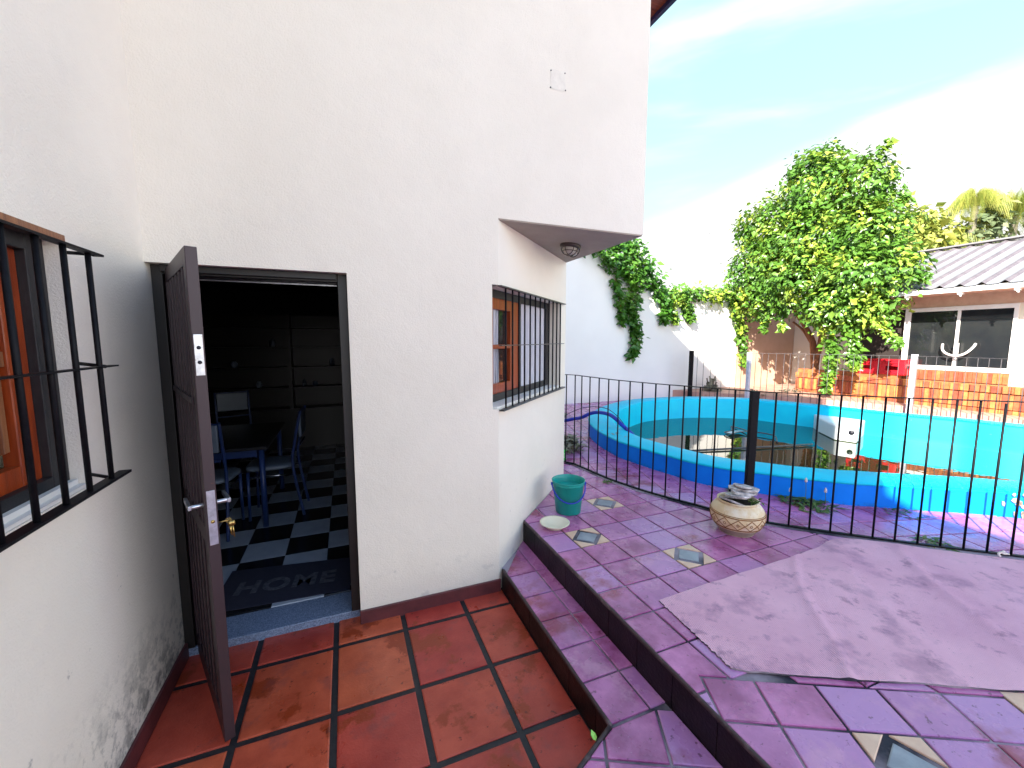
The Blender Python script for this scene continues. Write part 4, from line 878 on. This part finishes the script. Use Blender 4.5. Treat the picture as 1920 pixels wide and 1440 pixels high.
vine('wall_top_vine', 'lighter green vine creeping along the lower wall top towards the big tree', [
    ([(6.9, 7.7, 2.72), (7.6, 7.66, 2.76), (8.6, 7.64, 2.78), (9.4, 7.6, 2.85)], 1500, .22, False), ([(7.3, Yf, 2.7), (7.6, Yf, 2.35), (7.7, Yf, 2.1)], 420, .17, True), ([(7.0, Yf, 2.7), (7.15, Yf, 2.3), (7.25, Yf, 2.05)], 260, .13, True),
    ([(9.0, 7.6, 2.8), (9.25, 7.6, 2.2), (9.4, 7.58, 1.6), (9.5, 7.55, .95)], 700, .20, True)], .098, 'leaf')
# trees behind the roof
def bgtree(name, label, blobs, trunk, mt_, size, cat='tree'):
    t = thing(name, label, cat, trunk[0]); T0 = Vector(trunk[0]); w = MB(); w.tube([tuple(Vector(p)-T0) for p in bez(trunk, 4)], [.16-.1*i/(4*(len(trunk)-1)) for i in range(4*(len(trunk)-1)+1)], 8); w.build('trunk', 'bark', t)
    pts = []; out = []
    for (c, r, n_) in blobs: a, b = blob(c, r, n_, .5); pts += a; out += b
    leaves('crown', [tuple(Vector(p)-T0) for p in pts], size, mt_, t, out=out, droop=.9)
bgtree('background_tree', 'small yellow-green tree just above the left end of the metal roof', [((26.4, 12.6, 6.6), (1.2, 1.2, 1.2), 900), ((27.8, 12.1, 6.6), (1.3, 1.3, 1.1), 800), ((27.3, 12.6, 7.6), (.9, .9, .6), 360)], [(27, 12.3, -.12), (27, 12.3, 3), (26.9, 12.3, 6.2)], 'leaf_far', .34)
bgtree('background_tree', 'grey-green bushy tree behind the roof beside the tallest palm', [((31.0, 11.3, 7.2), (.9, .9, 1.4), 420), ((30.2, 11.6, 6.3), (1.3, 1.0, .7), 400)], [(31, 11.3, -.12), (31, 11.3, 3), (31, 11.3, 7)], 'leaf_grey', .34)
def palm(label, base, top, nf, ln, size=.5):
    t = thing('palm_tree', label, 'palm', base, 0, 'palms behind the metal roof'); T0 = Vector(base); w = MB(); w.tube([tuple(Vector(p)-T0) for p in bez([base, lerp(base, top, .5), top], 6)], .14, 8); w.build('trunk', 'dry', t)
    c0 = Vector(top)-T0; vs = []; fs = []; rr = []
    mb = MB()
    for k in range(nf):
        a = 2*math.pi*k/nf+random.uniform(-.3, .3); el = random.uniform(-.1, 1.35); d = Vector((math.cos(a)*math.cos(el), math.sin(a)*math.cos(el), math.sin(el))); L_ = ln*random.uniform(.75, 1.15); prev = None; r_ = random.random()
        for i in range(22):
            u = i/21; p = c0+d*L_*u*(1-.15*u)+Vector((0, 0, -1))*L_*.75*u*u
            if i:
                side = d.cross(Vector((0, 0, 1))); side = side.normalized() if side.length > .01 else Vector((1, 0, 0)); 
                for s_ in (-1, 1):
                    lf = size*(1-.55*abs(u-.45)); e = p+side*s_*lf*.28+Vector((0, 0, -lf*1.15)); mid = (p+e)/2+Vector((0, 0, .04)); q = (p-prev)*.22
                    mb.face([p-q, mid-q*.6, e, mid+q*.8, p+q*.5], 0, min(1, max(0, r_+random.uniform(-.3, .3))))
            prev = p
    mb.build('fronds', 'leaf_far', t)
palm('tall feathery palm left of its neighbour, standing out above the roof ridge', (30.3, 11.5, -.12), (30.3, 11.5, 9.0), 60, 1.7, .62)
palm('broad drooping palm at the right edge behind the metal roof', (32.3, 10.7, -.12), (32.3, 10.7, 8.6), 80, 2.7, .72)
palm('low spreading palm just showing over the roof between the trees', (29.2, 11.9, -.12), (29.2, 11.9, 6.9), 44, 1.6, .5)
# weeds
def weed(name, label, c, n_, h, sp, mt_='weed', cat='weed', flower=False, group=None, blade=.10):
    t = thing(name, label, cat, c, 0, group)
    w = MB()
    for _ in range(n_):
        a = random.uniform(0, 6.28); r_ = sp*random.random()**.6; x, y = r_*math.cos(a), r_*math.sin(a); b = random.uniform(0, 6.28); L_ = blade*random.uniform(.5, 1.3); hh = h*random.uniform(.25, 1)*(1-.5*r_/sp); wd = L_*.13
        dx, dy = math.cos(b), math.sin(b); p0 = Vector((x, y, 0)); p1 = p0+Vector((dx*L_*.4, dy*L_*.4, hh*.8)); p2 = p0+Vector((dx*L_, dy*L_, hh*.75)); q = Vector((-dy, dx, 0))*wd
        w.face([p0-q*.3, p1-q, p1+q, p0+q*.3]); w.face([p1-q, p2, p1+q])
    w.build('foliage', mt_, t)
    if flower:
        for (x, y, hh) in flower:
            s_ = MB(); s_.tube(bez([(x, y, 0), (x+.01, y, hh*.5), (x, y, hh)], 3), .0022, 5); s_.build('stem', 'weed', t)
            f_ = MB(); f_.lathe([(0.001, 0), (.011, .008), (.009, .03), (.002, .045)], (x, y, hh), 7, smooth=False); f_.build('flower', 'flower', t)
weed('weed_clump', 'leafy weed with small pale flower spikes at the foot of the blue pool wall', (3.56, 2.19, .3), 150, .055, .20, flower=[(.03, .02, .17), (-.10, .06, .09), (.13, -.08, .10)])
weed('weed_clump', 'small flat weed between the deck and the foot of the fence', (3.66, 1.40, .3), 60, .02, .10, blade=.07)
weed('weed_clump', 'tiny weed growing at the fence foot near the bucket', (2.30, 3.24, .3), 22, .03, .04, blade=.05)
weed('weed_clump', 'dark weed at the pool foot left of the black fence post', (3.33, 2.61, .3), 50, .05, .10)
weed('weed_clump', 'sparse weed line where pool wall meets pale tiles at right', (4.12, 1.80, .3), 60, .02, .16, blade=.06)
weed('dry_weeds', 'tangle of dry grey weeds behind the fence beside the house corner', (2.45, 4.55, .3), 260, .30, .30, 'dry', blade=.2)
weed('dry_weeds', 'dry weeds at the foot of the white wall left of the pool', (3.2, 6.6, .3), 180, .22, .55, 'dry', blade=.18)
weed('dry_weeds', 'grey leafy shoot in front of the white wall behind the rear fence', (8.0, 7.2, .3), 130, .75, .16, 'dry', blade=.2)
weed('dry_weeds', 'pale dry plant at the left end of the brick planter', (9.62, 6.42, .3), 90, .42, .22, 'dry', blade=.2)
weed('dry_weeds', 'yellowish dry plant beside the rear fence post with rusty scrap', (8.35, 6.35, .3), 80, .45, .13, 'dry', blade=.16)

# ------------------------------------------------------------------ SMALL OBJECTS ON THE DECK
bk = thing('bucket', 'teal plastic bucket half full of water with a blue handle beside the corner wall', 'bucket', (1.62, 2.80, .3015), R(-20))
w = MB(); h = .262
w.lathe([(0, .004), (.095, 0), (.100, .004), (.124, h-.03), (.128, h-.028), (.129, h-.022), (.126, h-.014), (.133, h-.004), (.1345, h), (.131, h+.002), (.1275, h-.002), (.121, h-.03), (.0975, .010), (0, .010)], seg=48); w.build('shell', 'teal', bk)
w = MB(); w.lathe([(0.0, 0), (.117, 0)], (0, 0, .205), 40); w.build('contents', 'teal', bk)
w = MB(); w.tube([(-.133*math.cos(a), -.133*math.sin(a)*.95-.012*math.sin(a), .232-.115*math.sin(a)) for a in np.linspace(-.05, math.pi+.05, 28)], .0058, 8)
for s_ in (-1, 1): w.tube([(s_*.126, 0, .232), (s_*.141, 0, .232)], .011, 10)
w.build('handle', 'blue_plastic', bk)
pt_ = thing('dish', 'shallow cream enamel dish standing in front of the teal bucket', 'dish', (1.385, 2.585, .3015))
w = MB(); w.lathe([(0, .004), (.058, .002), (.062, 0), (.066, .006), (.098, .034), (.110, .038), (.1105, .0405), (.099, .0385), (.064, .012), (0, .010)], seg=48); w.build('bowl', 'plate', pt_)
PX, PY = 2.585, 2.045
pot = thing('clay_pot', 'round cream clay pot with carved diamond band standing before the fence post', 'pot', (PX, PY, .3015))
def pr(z):      # outer radius by height
    P = [(0, .108), (.012, .118), (.04, .140), (.07, .163), (.11, .178), (.15, .178), (.18, .166), (.205, .147), (.222, .128)]
    for i in range(len(P)-1):
        if z <= P[i+1][0]: t = (z-P[i][0])/(P[i+1][0]-P[i][0]); return P[i][1]+(P[i+1][1]-P[i][1])*t
    return P[-1][1]
w = MB(); prof = [(0, .0), (.113, .0)]+[(pr(z), z) for z in np.linspace(.004, .222, 26)]+[(.136, .228), (.138, .236), (.130, .240), (.118, .234), (.115, .20), (.0, .19)]
w.lathe(prof, seg=64); po = w.build('body', 'pot', pot)
w = MB(); w.lathe([(pr(.002)+.002, .001)]+[(pr(z)+.0015, z) for z in np.linspace(.008, .050, 8)], seg=64); w.build('foot', 'pot_base', pot)
w = MB(); ND = 13
def onpot(a, z, e=.001): r_ = pr(z)+e; return (r_*math.cos(a), r_*math.sin(a), z)
for k in range(ND):
    for s_ in (0, 1):
        a0 = 2*math.pi*k/ND; da = 2*math.pi/ND
        w.tube([onpot(a0+da*t, (.068+.075*t) if s_ == 0 else (.143-.075*t)) for t in np.linspace(0, 1, 7)], .0026, 5)
    for ph_ in (.5,):
        ac = 2*math.pi*(k+.0)/ND; w.tube([onpot(ac+.045*math.cos(t), .105+.010*math.sin(t)) for t in np.linspace(0, 6.28, 9)], .0018, 5)
        ac = 2*math.pi*(k+.5)/ND; 
for z, r_ in ((.060, .003), (.151, .004), (.160, .0025), (.066, .0018)): w.tube([onpot(a, z, .0005) for a in np.linspace(0, 2*math.pi, 64)], r_, 5)
w.build('carved_band', 'pot_carve', pot)
w = MB(); w.lathe([(0, .208), (.06, .212), (.116, .205)], seg=24); w.build('soil', 'soil', pot)
zs = .5235
def slate(label, dx, dy, z, rx, ry, rz, a, b, th):
    bm = MB(); k = 9; v = []
    ring_ = []
    for i in range(k):
        t = 2*math.pi*i/k; rr = random.uniform(.78, 1.12); ring_.append((a*rr*math.cos(t), b*rr*math.sin(t)))
    bm.prism([(x*1.10, y*1.10) for x, y in ring_], -th/2, th/2)
    o = bm.build('slate_piece', 'slate', bevel=.002, tag=(label, 'stone', 'slate pieces piled on the clay pot')); o.location = (PX+dx, PY+dy, z); o.rotation_euler = (rx, ry, rz)
slate('lowest slate slab tilted down at the left rim of the clay pot', -.06, -.01, .528, .05, .42, .2, .085, .078, .014)
slate('second slate piece, steeply tilted, leaning on the lowest slab of the pot', -.035, .0, .552, -.05, .36, .7, .090, .072, .014)
slate('long middle slate piece tilting right in the pile on the pot', .0, -.005, .567, .0, .22, 1.1, .112, .078, .013)
slate('broad flat pale slate near the top of the pile on the pot', .045, -.01, .590, .02, .08, .4, .110, .080, .017)
slate('upper pale slate lying under the topmost one on the pot', .05, .0, .610, -.03, .06, 2.0, .088, .062, .014)
slate('topmost small pale slate with a pointed tip on the pile', .035, .0, .628, .06, .12, 1.3, .070, .044, .012)
pm = [(random.gauss(.05, .02), random.gauss(-.095, .012), .232+random.uniform(0, .02)) for _ in range(60)]
leaves('moss_tuft', pm, .018, 'weed', pot, droop=.3)
gl = thing('green_reel', 'small bright green plastic reel on the ground behind the fence at the wall corner', 'reel', (2.275, 4.10, .3015))
w = MB(); w.lathe([(0, 0), (.052, 0), (.058, .008), (.05, .02), (.047, .06), (.050, .095), (.057, .105), (.052, .115), (0, .118)], seg=22); w.build('body', 'bright_green', gl)
w = MB(); [w.tube([(.0505*math.cos(a), .0505*math.sin(a), z) for a in np.linspace(0, 6.28, 20)], .003, 5) for z in (.035, .05, .065, .08)]; w.build('cord', 'pale_shell', gl)
w = MB(); w.mesh([(0, 0, .003), (.010, .010, .006), (.014, .026, .004), (.004, .042, .010), (-.008, .024, .006), (-.008, .008, .004), (.003, .02, .0)], [(0, 1, 6), (1, 2, 6), (2, 3, 6), (3, 4, 6), (4, 5, 6), (5, 0, 6)])
o = w.build('fallen_leaf', 'leaf_bright', tag=('single bright green leaf lying at the corner of the lowest step', 'leaf')); o.location = (.835, 1.203, .1425)
w = MB(); w.tube(bez([(-.03, .0, .006), (-.01, .015, .012), (.01, .0, .03), (.03, .02, .008), (.06, -.01, .006)], 4), [.004+.004*math.sin(i) ** 2 for i in range(17)], 7); o = w.build('scrap', 'pale_shell', tag=('small twisted pale scrap lying at the fence foot on the carpet edge', 'scrap')); o.location = (3.80, 1.13, .318)
bd = MB(); bd.mesh([(-.16, 0, 0), (0, .02, .03), (.05, 0, .02), (0, -.02, -.0), (-.10, .35, .05), (-.0, .34, .07), (.06, .04, .03), (-.10, -.35, .05), (-.0, -.34, .07), (.06, -.04, .03), (.16, 0, .02), (-.05, 0, .04)],
        [(0, 1, 3), (1, 10, 3), (11, 4, 5, 6), (11, 9, 8, 7), (0, 11, 1), (1, 2, 10)]); o = bd.build('bird', 'iron', tag=('tiny dark bird gliding in the pale sky above the wall', 'bird')); o.location = (20.116, 18.836, 7.875); o.rotation_euler = (.2, 0, .9); o.scale = (.55, .45, .5)
